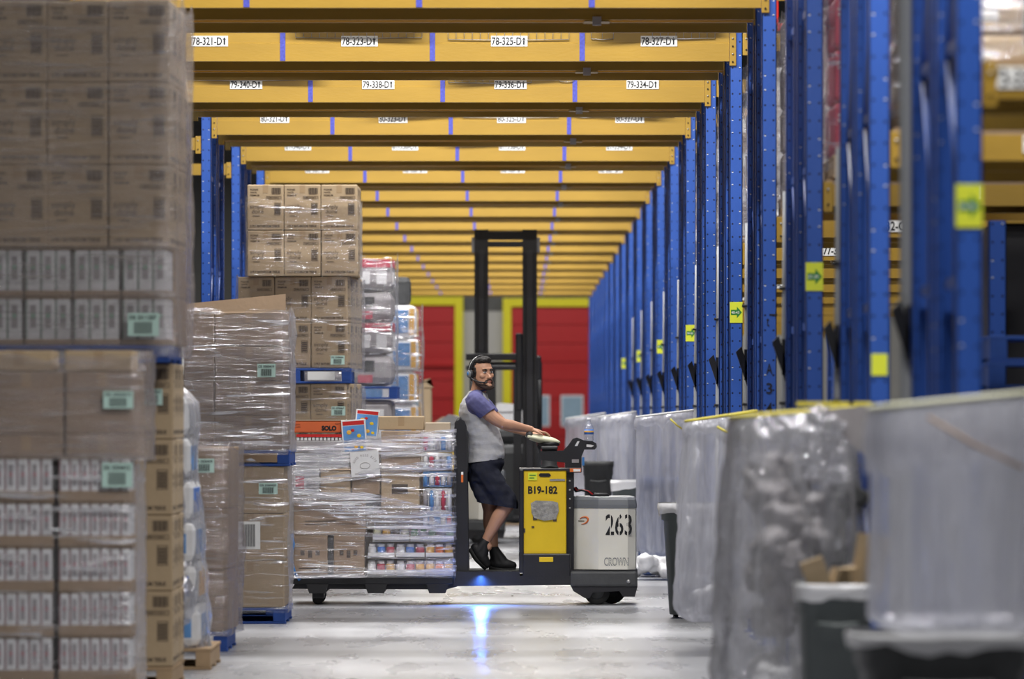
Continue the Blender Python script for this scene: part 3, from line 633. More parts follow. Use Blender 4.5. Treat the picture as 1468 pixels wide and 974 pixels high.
# ============ K: blue/white packs
dK = 65.2; xk = X(600, dK)
pallet('pallet', xk-1.0, 1.0, dK, 1.1, 0, 'wood', 'wooden pallet under the blue and white paper packs', .13)
for k in range(7):
    h = .378; bundle(xk-.5+(.01 if k%2 else -.01), dK+.5, .132+h*k, .98, .98, h, 'blue and white paper pack, %s layer, column before the dock doors' % ROWN[k], 'blue and white packs', 'white_plastic', [(.70,.90,.15,.85,'sky_blue'),(.91,.97,.1,.9,'amber'),(.2,.6,.15,.85,'sky_blue')], rnd=.07)
wrap('stretch_wrap', xk-1.0, xk+.02, dK-.012, dK+1.0, .2, 2.76, 'clear film round the blue and white packs', 'wrap', seed=43, amp=.02)
m = MB(); m.box(-.16,.16,-.2,.2,0,.33,'charcoal',bev=.06); m.box(-.165,.165,-.08,.08,.1,.2,'black',bev=.02); m.obj('dark_package', None, (X(568,dK), dK+.4, .132+.378*7), label='dark wrapped package on top of the blue and white packs', cat='package')
# ============ far clutter
for i, (u0,u1,v0,d,mm,lb) in enumerate(((600,618,545,74,'cardboard','tall brown carton on the floor right of the blue and white packs'),(625,668,597,70,'pack_white','white covered load between the cartons and the driver'),(700,754,580,78,'pack_white','white covered load behind the driver'),(620,650,600,86,'cardboard_pale','pale carton far down the aisle near the red door'))):
    x0, x1, zt = X(u0,d), X(u1,d), Z(v0,d); m = MB()
    m.box(x0,x1,d,d+.8,.14,zt-.1,mm,bev=.02); m.prism([(x0-.02,zt-.1),(x1+.02,zt-.1),(x1-.1,zt),(x0+.15,zt+.02)], d-.01, d+.8, mm, 'y'); m.obj('covered_load' if i in (1,2) else 'carton', None, label=lb, cat='load' if i in (1,2) else 'carton')
    pallet('pallet', x0, x1-x0, d, .8, 0, 'wood', 'wooden pallet under the %s' % lb.split(' ', 1)[0]+[' far brown carton',' covered load left of the driver',' covered load behind the driver',' far pale carton'][i], .138)
# ============ loads in the right racks
k_ = 0
for k, mm, kind in ((-2,'charcoal','dark wrapped load'),(-1,'cardboard','brown cartons'),(0,'magenta','red printed bags'),(1,'grey_pack','grey shrink-wrapped load'),(2,'pack_white','white load'),(3,'cardboard_dark','brown load'),(4,'grey_pack','grey load'),(5,'cardboard','pale load')):
    y = rd(k)+.1; x0 = XR+PW+(.28 if k == -2 else .06); z0 = CZ+CHH+.04; n = ORD[k+2]
    pallet('pallet', x0, 1.02, y-.04, 1.1, z0, 'wood', 'pallet on the shelf of the %s rack, right side' % n, .13, 'shelf pallets')
    for j in range(4):
        h = .30; o = MB().box(-.49,.49,-.48,.48,.003,h-.003,mm,bev=.03).obj('shelf_package', None, (x0+.5, y+.48, z0+.132+h*j), label='%s, %s layer, on the shelf of the %s right rack' % (kind, ROWN[j], n), cat='package', group='loads on the right shelves')
        m = MB()
        if k == -1: m.box(-.45,-.32,-.4835,-.478,.06,.2,'label'); m.box(-.2,-.05,-.4835,-.478,.06,.2,'label')
        elif k == 0:
            if j < 3: m.ell((-.38,-.482,.15),(.07,.004,.06),'pack_white' if j%2 else 'amber')
            m.box(-.47,-.3,-.4835,-.478,.22,.232,'pack_white'); m.box(-.47,-.35,-.4835,-.478,.19,.2,'pack_white')
        else: m.box(-.46,-.3,-.4835,-.478,.08,.2,'label')
        m.obj('printed_panel', o)
    wrap('stretch_wrap', x0, x0+1.0, y-.01, y+.98, z0+.05, z0+1.34, 'cloudy film round the %s on the shelf of the %s right rack' % (kind, n), 'wrap_light' if k == -2 else 'wrap_dull' if k == 1 else 'wrap', seed=50+k, amp=.03, group='shelf wraps')
m = MB()
for a in (-.4,.3): m.box(a,a+.06,-.3,.3,0,.3,'red',bev=.01)
m.box(-.4,.36,-.3,-.24,.24,.3,'red',bev=.01); m.box(-.4,.36,-.3,-.24,0,.06,'red',bev=.01)
shelf('rack_deck', XR+.11, XR+2.9, rd(2), rd(2)+1.17, 4.33+CHH+.001, 'deck under the red crate on the high beam', 'right shelf decks', wires=None)
m.obj('red_crate', None, (XR+.72, rd(2)+.35, 4.33+CHH+.037), label='red open crate on the high beam above the 78 sign, right', cat='crate')
# ---------------------------------------------------------------- pallet truck (drives to the right, near side at y = DT)
DT = 45.8
def tx(u): return X(u, DT)
def tz(v): return max(0, Z(v, DT))
def P(*pts): return [(tx(u), tz(v)) for u, v in pts]
TR = empty('pallet_truck', (tx(780), DT+.4, 0), 0, label='yellow and cream centre-rider pallet truck numbered 263 crossing the aisle', cat='pallet truck')
OFF = -TR.location
def tp(mb, name, label=None, parent=None):
    """link as part, world coordinates kept"""
    mb.v = [(v[0]+OFF.x, v[1]+OFF.y, v[2]+OFF.z) for v in mb.v]
    return mb.obj(name, parent or TR, label=label)
W0, W1 = DT, DT+.8
m = MB(); m.prism(P((650,820),(745,820),(745,826),(818,826),(818,839),(650,841)), W0, W1, 'black_paint'); m.box(tx(655),tx(748),W0+.03,W1-.03,tz(822),tz(820)+.006,'rubber'); tp(m, 'platform')
m = MB(); m.prism(P((650,826),(672,826),(669,612),(666,604),(660,601),(654,604),(651,614)), W0+.04, W0+.10, 'black_paint'); m.prism(P((650,826),(672,826),(669,612),(666,604),(660,601),(654,604),(651,614)), W1-.10, W1-.04, 'black_paint'); m.prism(P((653,826),(664,826),(662,690),(653,690)), W0+.1, W1-.1, 'black_paint'); tp(m, 'backrest_frame')
m = MB(); m.box(tx(662), tx(671), W0+.12, W1-.12, tz(680), tz(616), 'charcoal', bev=.03); m.box(tx(655),tx(663),W0+.1,W1-.1,tz(684),tz(612),'charcoal',bev=.02); tp(m, 'back_pad')
m = MB(); m.tube([(tx(655),W0+.07,tz(640)),(tx(655),W0+.07,tz(607)),(tx(658),W0+.2,tz(602)),(tx(658),W1-.2,tz(602)),(tx(655),W1-.07,tz(607)),(tx(655),W1-.07,tz(640))], .02, 'black', 8); tp(m, 'grab_bar')
m = MB(); m.box(tx(661),tx(664),W0+.035,W0+.041,tz(692),tz(681),'orange'); m.box(tx(661),tx(664),W0+.035,W0+.041,tz(681),tz(677),'label'); tp(m, 'warning_sticker', 'small orange and white sticker')
# yellow console
m = MB(); m.box(tx(748), tx(812), W0+.02, W1-.02, tz(796), tz(674), 'truck_yellow', bev=.012); con = tp(m, 'console', 'yellow painted console')
m = MB(); m.box(tx(744), tx(751), W0+.0, W1, tz(822), tz(673), 'black_paint', bev=.01); m.box(tx(744),tx(813),W0+.01,W1-.01,tz(675),tz(672),'black_paint',bev=.005); tp(m, 'console_frame')
m = MB(); m.box(tx(749), tx(818), W0-.0, W1, tz(829), tz(794), 'black_paint', bev=.012); tp(m, 'console_base')
m = MB(); m.box(tx(773), tx(793), W0-.006, W0, tz(806), tz(799), 'truck_yellow', bev=.004); tp(m, 'base_badge', 'small yellow badge')
m = MB()
pts = [(tx(772)+.014,tz(684)),(tx(790)-.014,tz(684)),(tx(790),tz(682)),(tx(790)-.014,tz(679)),(tx(772)+.014,tz(679)),(tx(772),tz(681.5))]
m.prism(pts, W0+.014, W0+.02, 'black'); tp(m, 'hand_slot', None, con)
m = MB(); m.box(tx(757), tx(770), W0+.013, W0+.02, tz(689), tz(678), 'lime'); tp(m, 'inspection_sticker', 'small yellow-green sticker', con)
m = MB(); m.box(tx(759),tx(768),W0+.0115,W0+.013,tz(682.5),tz(681),'green'); m.box(tx(759),tx(766),W0+.0115,W0+.013,tz(686.5),tz(685),'green'); tp(m, 'sticker_marks', None, con)
m = MB(); m.box(tx(788), tx(810), W0+.013, W0+.02, tz(690), tz(687), 'silver'); tp(m, 'nameplate', None, con)
m = MB(); m.text('B19-182', tx(757), tz(708), .058, 'ink', tx(799)-tx(757), W0+.0175, bold=.035); tp(m, 'truck_number', 'stencilled number B19-182', con)
m = MB(); pts = P((761,722),(768,718),(792,719),(800,721),(801,733),(797,745),(780,747),(766,743),(762,736)); m.prism(pts, W0+.008, W0+.02, 'silver'); tp(m, 'tape_patch', 'crumpled silver tape patch', con)
m = MB(); m.box(tx(764),tx(770),W0+.013,W0+.02,tz(746),tz(741),'print'); m.box(tx(793),tx(798),W0+.013,W0+.02,tz(748),tz(744),'print'); m.box(tx(762),tx(766),W0+.013,W0+.02,tz(757),tz(755),'print'); m.box(tx(751),tx(753),W0+.013,W0+.02,tz(764),tz(758),'print'); tp(m, 'scuff_mark', None, con)
# mast column right of console
m = MB(); m.box(tx(811), tx(823), W0+.08, W1-.08, tz(826), tz(673), 'black_paint', bev=.01)
for v in (690,703,716,729): m.lathe([(.008,0),(.008,.006)],'galv',(tx(817),W0+.072,tz(v)),8,'y')
tp(m, 'control_column')
m = MB(); m.box(tx(811), tx(834), W0+.04, W1-.1, tz(678), tz(671), 'black_paint', bev=.006); tp(m, 'column_shelf')
m = MB(); m.box(tx(817), tx(833), W0+.034, W0+.04, tz(677), tz(672), 'orange'); m.box(tx(822), tx(832), W0+.032, W0+.04, tz(676.5), tz(673), 'label'); tp(m, 'shelf_sticker', 'orange and white warning sticker')
br = P((773,648),(808,647),(815,640),(822,630),(828,628),(838,632),(850,633),(855,636),(856,641),(853,645),(838,645),(834,655),(834,671),(811,673),(811,664),(776,660))
m = MB(); m.prism(br, W0+.10, W0+.125, 'black_paint'); m.prism(br, W1-.2, W1-.175, 'black_paint')
m.box(tx(812), tx(833), W0+.12, W1-.19, tz(671), tz(655), 'black_paint', bev=.01); hb = tp(m, 'control_bracket')
m = MB(); m.prism(P((841,637.5),(848,638),(852,639.5),(848,641.5),(841,641)), W0+.094, W0+.1, 'pack_white'); m.box(tx(820),tx(830),W0+.093,W0+.1,tz(664),tz(659),'grey_pack'); m.prism(P((824,640),(828,633),(831,633),(828,640)),W0+.094,W0+.1,'pack_white'); tp(m, 'bracket_sticker', None, hb)
m = MB(); m.lathe([(.075,0),(.07,.02),(.062,.03),(.062,.19),(.07,.2)], 'charcoal', (tx(788), W0+.3, tz(673)), 20); m.lathe([(.08,.0),(.08,.03)],'black',(tx(788), W0+.3, tz(640)),20); m.box(tx(776),tx(800),W0+.2,W0+.4,tz(645),tz(640),'charcoal',bev=.01); tp(m, 'steering_pedestal')
m = MB(); T = Matrix.Translation((tx(778.5), W0+.3, tz(630.5))) @ Matrix.Rotation(math.radians(11), 4, 'Y')
m.ell((0,0,0),(.145,.085,.035),'cream',T,24,12); m.box(-.13,.0,-.08,.08,-.012,.012,'cream',T,bev=.012); m.lathe([(.06,-.05),(.05,-.02)],'charcoal',(.03,0,0),16,'z',T); tp(m, 'steering_tiller', 'cream steering tiller')
m = MB(); m.ell((tx(759), W0+.28, tz(624)),(.03,.05,.035),'charcoal'); tp(m, 'tiller_grip')
m = MB(); m.box(tx(834.5),tx(838),W0+.09,W0+.11,tz(668),tz(656),'cyan_blue',bev=.003); tp(m,'indicator_light','small blue indicator')
# power unit
zt, zb = tz(724), tz(817)
pl = [(tx(820), W0+.17),(tx(858), W0),(tx(900), W0),(tx(911), W0+.05),(tx(913),W0+.15),(tx(913),W1-.15),(tx(911),W1-.05),(tx(900),W1),(tx(858),W1),(tx(820),W1-.17)]
m = MB(); n = len(pl); vs = []
for z, s in ((zb,.0),(zb+.01,.0),(zt-.02,.0),(zt,.0)):
    for x, y in pl: vs.append((x, y, z))
m.add(vs, [list(range(n))[::-1], [3*n+i for i in range(n)]]+[(r*n+i, r*n+(i+1)%n, (r+1)*n+(i+1)%n, (r+1)*n+i) for r in range(3) for i in range(n)], 'truck_white')
pu = tp(m, 'power_unit', 'cream power unit cover')
m = MB(); cx, cy = tx(866), DT+.4; vs = []
lv = [(tz(729),1.012),(tz(724),1.012),(tz(717),.99),(tz(713.5),.95),(tz(712.5),.86)]
for z, s in lv:
    for x, y in pl: vs.append((cx+(x-cx)*s, cy+(y-cy)*s, z))
m.add(vs, [list(range(n))[::-1], [4*n+i for i in range(n)]]+[(r*n+i, r*n+(i+1)%n, (r+1)*n+(i+1)%n, (r+1)*n+i) for r in range(4) for i in range(n)], 'lid'); tp(m, 'power_unit_lid', 'dark grey lid')
m = MB(); m.text('263', tx(868), tz(767), (767-738)/F*DT, 'ink', tx(906)-tx(868), W0-.0015, bold=.015)
nb = tp(m, 'fleet_number', 'stencilled number 263', pu)
m = MB()
for u in (875,887.5,900): m.box(tx(u)-.004, tx(u)+.004, W0-.003, W0-.0015, tz(768), tz(737), 'truck_white')
tp(m, 'stencil_bridge', None, pu)
m = MB(); m.text('CROWN', tx(866), tz(811), .062, 'lid', tx(901)-tx(866), W0-.0015, bold=.03); tp(m, 'maker_lettering', 'grey outlined maker lettering', pu)
m = MB(); m.text('CROWN', tx(866)+.004, tz(811)+.005, .051, 'truck_white', tx(901)-tx(866)-.008, W0-.003, bold=-.015); tp(m, 'maker_lettering', 'pale inside of the maker lettering', pu)
ang = math.atan2(W0-(W0+.17), tx(858)-tx(820))
T = Matrix.Translation((tx(820), W0+.17, 0)) @ Matrix.Rotation(ang, 4, 'Z')
m = MB(); ring = [(.12+.05*math.cos(a), -.004, tz(747)+.028*math.sin(a)+.01*math.cos(a)) for a in [i*math.pi/10-2.0 for i in range(15)]]
m.tube(ring, [.002+.005*math.sin(math.pi*i/14) for i in range(15)], 'orange', 6, T); m.box(.07,.13,-.005,-.003,tz(748),tz(748)+.006,'print',T); tp(m, 'logo', 'small orange swoosh emblem', pu)
m = MB(); m.prism(P((818,818),(914,817),(914,842),(910,856),(893,856),(888,848),(850,850),(845,858),(838,858),(822,848),(818,840)), W0+.01, W1-.01, 'black_paint'); m.box(tx(817),tx(914),W0-.005,W1+.005,tz(842),tz(819),'charcoal',bev=.02)
for u in (901,): m.lathe([(.016,0),(.016,.006)],'galv',(tx(u),W0-.012,tz(834)),10,'y')
tp(m, 'skirt')
for yy, u, r in ((W0+.05,856,.105),(W0+.3,878,.12),(W1-.15,858,.105)):
    m = MB(); m.lathe([(r*.5,-.001),(r*.9,0),(r,.015),(r,.085),(r*.9,.1),(r*.5,.101)], 'rubber', (tx(u), yy, r), 24, 'y'); m.lathe([(r*.55,-.006),(r*.5,.106)], 'charcoal', (tx(u), yy, r), 16, 'y'); tp(m, 'wheel')
m = MB()
for q in range(3):
    m.tube([(tx(822+q*2), W0+.3+q*.1, tz(700)), (tx(826+q*2), W0+.3+q*.1, tz(706-q)), (tx(834+q), W0+.28+q*.1, tz(704)), (tx(842+q*2), W0+.3+q*.1, tz(706)), (tx(850+q*4), W0+.3+q*.1, tz(713))], .008, 'black' if q != 1 else 'red', 8)
m.tube([(tx(850), W0+.2, tz(713)),(tx(854), W0+.2, tz(710)),(tx(870), W0+.2, tz(710)),(tx(873), W0+.2, tz(713))], .014, 'black', 8)
tp(m, 'battery_cable')
for yy in (W0+.06, W1-.24):
    m = MB(); m.prism(P((418,845),(422,838),(655,834),(655,842),(640,846)), yy, yy+.18, 'black_paint'); fk = tp(m, 'fork')
    m = MB(); m.lathe([(.02,0),(.045,.003),(.045,.1),(.02,.103)],'rubber',(tx(455),yy+.04,.045),16,'y'); m.box(tx(447),tx(464),yy+.01,yy+.17,.05,tz(842),'black_paint',bev=.005); tp(m, 'load_wheel', None, fk)
# water bottle
m = MB(); r = .038; b = tz(633); m.lathe([(r*.85,0),(r,.01),(r*.93,.04),(r,.05),(r,.10),(r*.9,.12),(r*.45,.15),(.014,.155),(.014,.17)], 'clear', (0,0,0), 20)
o = m.obj('water_bottle', None, (tx(844.5), W0+.112, b), label='small clear water bottle with blue label on the truck control bracket', cat='bottle')
m = MB(); m.lathe([(r*1.01,.055),(r*1.01,.095)],'bottle_blue',(0,0,0),20); m.lathe([(r*1.015,.07),(r*1.015,.085)],'amber',(0,0,0),20); m.obj('bottle_label', o)
m = MB(); m.lathe([(.016,.168),(.016,.186)],'white_plastic',(0,0,0),14); m.obj('bottle_cap', o)
# ---------------------------------------------------------------- plastic pallet and mixed load on the forks
dL = DT-.03
e = empty('pallet', (tx(533), DT+.4, 0), 0, label='black plastic pallet under the wrapped mixed load on the truck forks', cat='pallet')
m = MB(); m.box(-(tx(650)-tx(417))/2, (tx(650)-tx(417))/2, -.42,.62, tz(838), tz(827), 'black', bev=.008); m.obj('deck', e)
for u in (455, 539, 627):
    for yy in (-.42, .0, .47):
        m = MB(); a = tx(u)-tx(533); m.prism([(a-.09,tz(838)),(a+.09,tz(838)),(a+.065,tz(851)),(a-.065,tz(851))], yy, yy+.15, 'black'); m.obj('foot', e)
BZ = tz(827)
def bx(u0, u1, v0, v1, dep, mm, label, name='carton', y=0, cat='carton', group='mixed goods on the pallet truck', rot=0, tape=False):
    """item with its near face y metres behind the load front; v0 top, v1 bottom"""
    x0, x1, z0, z1 = tx(u0), tx(u1), tz(v1), tz(v0)
    m = carton_mesh(x1-x0, dep, z1-z0, mm, tape); return m.obj(name, None, ((x0+x1)/2, DT+y+dep/2, z0+.001), rot, label=label, cat=cat, group=group)
def pr(o, m, label=None): return m.obj('printing', o, label=label)
for (u0,u1) in ((421,470),(478,523)):
    o = bx(u0,u1,768,827,.4,'cardboard_dark','brown carton at the bottom %s of the truck load' % ('left corner' if u0 < 440 else 'left, beside the trays'))
    w = tx(u1)-tx(u0); m = MB()
    for i in range(3): m.box(-w*.3+i*w*.22, -w*.18+i*w*.22, -.202, -.199, .17-.02*(i%2), .21, 'print')
    m.box(-w*.35,w*.3,-.2005,-.198,.06,.068,'print'); pr(o, m)
m = MB(); m.prism(P((470,768),(478,768),(478,827),(470,827)), DT+.02, DT+.2, 'charcoal'); m.obj('dark_carton', None, label='dark narrow carton between the two bottom left cartons of the truck load', cat='carton')
o = bx(421,525,710,768,.45,'cardboard_dark','long brown carton across the middle left of the truck load')
m = MB(); m.box(-.2,.05,-.2265,-.225,.11,.118,'print'); m.box(-.2,-.02,-.2265,-.225,.085,.093,'print'); m.box(.1,.2,-.2275,-.2255,.22,.26,'label'); pr(o, m)
o = bx(421,458,672,710,.3,'pack_white','white and red carton at the left edge of the truck load')
m = MB(); m.box(-.09,-.02,-.152,-.149,.05,.15,'magenta'); m.box(0.0,.07,-.152,-.149,.04,.12,'grey_pack'); pr(o, m)
o = bx(459,503,676,710,.4,'cardboard','brown carton left of centre of the truck load, under the white card')
o = bx(504,545,676,710,.4,'cardboard_dark','dark brown carton at the centre of the truck load')
o = bx(546,602,678,732,.4,'cardboard','brown carton with dark square print, centre right of the truck load')
m = MB(); m.box(-.07,.06,-.2015,-.199,.13,.21,'print'); pr(o, m)
o = bx(525,602,732,750,.35,'cardboard_dark','flat dark carton above the jar trays of the truck load')
bx(524,545,710,732,.35,'charcoal','dark short carton in the centre of the truck load')
# jar trays
jc = {'a': ['cream','amber','print','cream'], 'b': ['pack_white','bottle_blue','magenta','pack_white','charcoal'], 'c': ['pack_white','magenta','amber','grey_pack'], 'd': ['green','pack_white','green','grey_pack'], 'e': ['amber','orange','amber','magenta']}
for u0,u1,v0,v1,ck,lb in ((534,587,752,777,'a','tray of cream and brown jars, top left'),(588,651,757,777,'d','tray of green-topped jars, top right'),(527,566,778,801,'b','tray of blue and red jars, middle left'),(567,609,778,801,'b','tray of white jars, middle centre'),(610,650,778,801,'e','tray of yellow jars, middle right'),(526,566,802,826,'c','tray of red jars, bottom left'),(567,609,802,826,'c','tray of white jars, bottom centre'),(610,650,802,826,'e','tray of yellow jars, bottom right')):
    e = empty('jar_tray', (tx((u0+u1)/2), DT+.16, tz(v1)), 0, label=lb+' of the truck load', cat='tray', group='jar trays on the truck')
    w = tx(u1)-tx(u0); h = tz(v0)-tz(v1); m = MB(); m.box(-w/2+.002,w/2-.002,-.15,.15,.001,h*.12,'pack_white',bev=.003); m.box(-w/2+.002,w/2-.002,-.15,-.146,.001,h*.42 if ck in 'ad' else h*.36,'pack_white'); m.obj('tray_base', e)
    n = max(3, round(w/.072)); r = w/n/2*.88
    for i in range(n):
        m = MB(); x = -w/2+w*(i+.5)/n; hh = h*.9; c = jc[ck][i%len(jc[ck])]
        m.lathe([(r*.95,h*.12),(r,h*.2),(r,hh*.78)], c, (x,-.1,0), 12); m.lathe([(r*.8,hh*.78),(r*.82,hh)], 'pack_white' if ck != 'd' else 'green', (x,-.1,0), 12); m.obj('jar', e)
    m = MB(); m.box(-w/2+.01,w/2-.01,-.02,.14,h*.13,h*.93,'grey_pack',bev=.01); m.obj('inner_pack', e)
bx(421,650,674,826,.35,'cardboard_dark','hidden brown bulk of cartons behind the front row of the truck load', y=.46)
# right column of tubes and small cases
for i,(v0,v1,c,lb) in enumerate(((738,756,'sky_blue','blue shrink-wrapped bottle pack'),(700,737,'pack_white','white bottle case with grey stripes'),(676,699,'sky_blue','blue banded bottle case'),(650,675,'grey_pack','grey bottle case'),(622,649,'pack_white','white and red bottle case'))):
    u0, u1 = (606,648); o = bx(u0,u1,v0,v1,.38,c,'%s, right column of the truck load' % lb, 'bottle_case', cat='case')
    w = tx(u1)-tx(u0); h = tz(v0)-tz(v1); m = MB()
    for q in range(5): m.lathe([(w*.085,h*.12),(w*.085,h*.75),(w*.04,h*.9)], ['pack_white','grey_pack','sky_blue','pack_white','magenta'][(q+i)%5], (-w/2+w*(q+.5)/5,-.195,0), 10)
    m.obj('bottle', o)
bx(546,603,655,677,.38,'cardboard_dark','dark carton below the upper right cartons of the truck load'); bx(546,603,618,654,.4,'cardboard_dark','brown wrapped carton at the upper right of the truck load', tape=True)
bx(421,502,650,671,.4,'pack_white','white pack at the upper left of the truck load', 'paper_pack', cat='pack'); bx(421,500,632,649,.42,'grey_pack','grey pack at the top left of the truck load, beneath the red-edged tray', 'paper_pack', cat='pack'); bx(503,545,640,675,.38,'cardboard_dark','dark carton behind the white card on the truck load', y=.03)
bx(542,608,597,617,.36,'cardboard','open-topped brown carton on top of the truck load', tape=True, y=.05); bx(609,646,606,621,.3,'cardboard_pale','flat pale carton at the top right of the truck load', y=.02)
o = bx(418,493,603,621,.4,'orange_box','orange carton with black lettering on top of the truck load', y=.02)
m = MB(); w = tx(493)-tx(418); m.text('SOLO', .03, .02, .035, 'ink', .12, -.201, bold=.06); m.text('PLASTIC', -w/2+.02, .06, .012, 'ink', .05, -.201); m.text('CUPS', -w/2+.02, .04, .012, 'ink', .05, -.201); m.text('PARTY', w/2-.07, .065, .012, 'ink', .05, -.201); pr(o, m)
m = MB(); m.box(-w/2,w/2,-.205,.2,.098,.102,'cardboard_pale'); m.obj('lid', o, label='pale open flap')
m = MB()
for i in range(12): m.box(tx(425)+i*.031, tx(425)+i*.031+.024, DT+.005, DT+.3, tz(632), tz(624)-.0008*i*2, 'pack_white', bev=.004)
m.box(tx(425), tx(490), DT, DT+.008, tz(627), tz(623), 'red'); m.obj('cup_tray', None, label='red-edged tray of white cups under the orange carton on the truck load', cat='tray')
def game(u0,u1,v0,v1,y,rot,label):
    x0,x1,z0,z1 = tx(u0),tx(u1),tz(v1),tz(v0); w,h = x1-x0,z1-z0
    o = MB().box(-w/2,w/2,-.04,.04,0,h,'pack_white',bev=.003).obj('picture_box', None, ((x0+x1)/2, DT+y, z0), 0, label=label, cat='box', group='blue picture boxes'); o.rotation_euler = (0, rot, 0)
    m = MB(); m.box(-w*.44,w*.44,-.042,-.0395,h*.04,h*.82,'sky_blue'); m.box(-w*.44,w*.44,-.042,-.0395,h*.84,h*.96,'red')
    for a,b,r,c in ((-.2,.62,.07,'amber'),(-.05,.68,.05,'red'),(.2,.5,.06,'truck_yellow'),(.05,.2,.07,'amber'),(.28,.15,.05,'truck_yellow'),(-.25,.25,.05,'pack_white')): m.ell((a*w,-.0425,b*h),(r*w*1.5,.002,r*h),c,None,10,6)
    m.obj('printing', o); return o
game(507,541,588,626,.12,math.radians(5),'blue and red picture box standing tilted at the back, on the truck load')
game(492,527,602,649,.02,math.radians(-4),'blue and red picture box leaning in front of the other, on the truck load')
o = MB().box(-.115,.115,-.004,.004,0,.2,'pack_white').obj('paper_card', None, (tx(524.5), DT-.035, tz(683)), label='white card with arched lettering taped on the truck load wrap', cat='card'); o.rotation_euler = (0,math.radians(-4),0)
m = MB()
for i, c in enumerate('GOOD FOOD EATS'):
    a = math.pi*(.88-.76*i/13); T = Matrix.Translation((.085*math.cos(a),-.0055,.085+.075*math.sin(a))) @ Matrix.Rotation(-(a-math.pi/2), 4, 'Y'); m.text(c, -.005, 0, .018, 'grey_pack', None if c == 'I' else .011, 0, T, bold=.02) if c != ' ' else None
ring = [(.04*math.cos(q), -.0055, .085+.025*math.sin(q)) for q in [i*math.pi/8 for i in range(16)]]; m.tube(ring, .002, 'grey_pack', 5, closed=True); m.box(-.085,.085,-.0055,-.004,.02,.026,'grey_pack'); m.obj('printing', o)
# stretch film of the truck load: sleeve with a sagging left top edge plus tight crossing bands
def band(name, parent, pl, m_, x0, x1, y0, y1, seed):
    """pl: list of (u, vtop, vbot) along the front; goes round the right side at the last height"""
    m = MB(); N = 40; rows = 6; vs = []
    def at(u):
        for (a,b) in zip(pl, pl[1:]):
            if a[0] <= u <= b[0]: t = (u-a[0])/(b[0]-a[0]); return a[1]+(b[1]-a[1])*t, a[2]+(b[2]-a[2])*t
        return pl[-1][1:]
    cols = []
    for i in range(N+1):
        u = pl[0][0]+(pl[-1][0]-pl[0][0])*i/N; vt, vb = at(u); cols.append((tx(u), y0, vt, vb))
    for i in range(1, 9): cols.append((x1, y0+(y1-y0)*i/8, *at(pl[-1][0])))
    for x, y, vt, vb in cols:
        for r in range(rows+1):
            v = vt+(vb-vt)*r/rows; nn = .012*noise.noise(Vector((x*6+seed, y*3, v*.12)))
            vs.append((x+(nn if x > x1-.01 else 0), y-nn-.008, tz(v)))
    fs = [(c*(rows+1)+r, (c+1)*(rows+1)+r, (c+1)*(rows+1)+r+1, c*(rows+1)+r+1) for c in range(len(cols)-1) for r in range(rows)]
    m.add(vs, fs, m_, True); return m.obj(name, parent)
sw = wrap('stretch_wrap', tx(417), tx(652), DT-.012, DT+.85, tz(829), tz(640), 'clear stretch wrap crossing in tight bands round the mixed load on the truck', 'wrap', seed=60, rag=.02, amp=.008, group='truck load wrap')
for q, (pl, mm) in enumerate((([(418,655,690),(500,632,668),(652,615,640)],'wrap_band'), ([(418,642,655),(490,632,645),(560,618,626),(652,617,622)],'wrap'), ([(418,700,715),(520,705,738),(652,735,768)],'wrap_band'), ([(418,690,702),(540,672,684),(652,655,672)],'wrap_band'), ([(418,712,722),(540,730,760),(652,748,774)],'wrap_band'), ([(418,760,766),(540,764,770),(652,768,775)],'wrap_band'), ([(418,820,830),(540,812,828),(652,800,826)],'wrap_band'))):
    b = band('wrap_band', None, pl, mm, tx(417), tx(652)+.02, DT-.02-.004*q, DT+.85, q*7.1); b.parent = sw; b.location = -sw.location
# blue strap scraps at the left edge
m = MB(); m.tube([(tx(418),DT-.03,tz(766)),(tx(421),DT-.04,tz(780)),(tx(417),DT-.03,tz(800)),(tx(423),DT-.04,tz(822)),(tx(430),DT-.03,tz(832))], .012, 'cyan_blue', 6); m.obj('blue_strap', None, label='twisted blue strap at the lower left corner of the truck load', cat='strap')
# ---------------------------------------------------------------- the driver
DM = 46.15
def mp(u, v, y=0): return Vector((X(u, DM), DM+y, Z(v, DM)))
MAN = empty('person', (X(700, DM), DM, tz(820)), 0, label='bearded person in grey and navy raglan shirt, dark shorts and headset riding the truck', cat='person')
def bone(m, pts, rs, mm='skin', seg=14, flat=1):
    P_ = []; R_ = []
    for i in range(len(pts)-1):
        for t in range(6): s = t/6; P_.append(pts[i].lerp(pts[i+1], s)); R_.append(rs[i]+(rs[i+1]-rs[i])*s)
    P_.append(pts[-1]); R_.append(rs[-1])
    for _ in range(2):
        Q = [P_[0]]+[(P_[i-1]+P_[i]*2+P_[i+1])/4 for i in range(1, len(P_)-1)]+[P_[-1]]; P_ = Q
    m.tube(P_, R_, mm, seg, flat=flat)
    for p, r in ((P_[0], R_[0]), (P_[-1], R_[-1])): m.ell(p, (r,r,r), mm, None, 12, 8)
near, far = -.17, .19
sh_n, el_n, wr_n = mp(682,577,near), mp(716,607,near-.03), mp(761,616,-.07)
sh_f, el_f, wr_f = mp(686,578,far), mp(722,610,far+.03), mp(756,621,.10)
hp_n, kn_n, an_n = mp(693,676,-.08), mp(727,724,-.11), mp(696,777,-.10)
hp_f, kn_f, an_f = mp(695,676,.09), mp(703,731,.10), mp(708,788,.09)
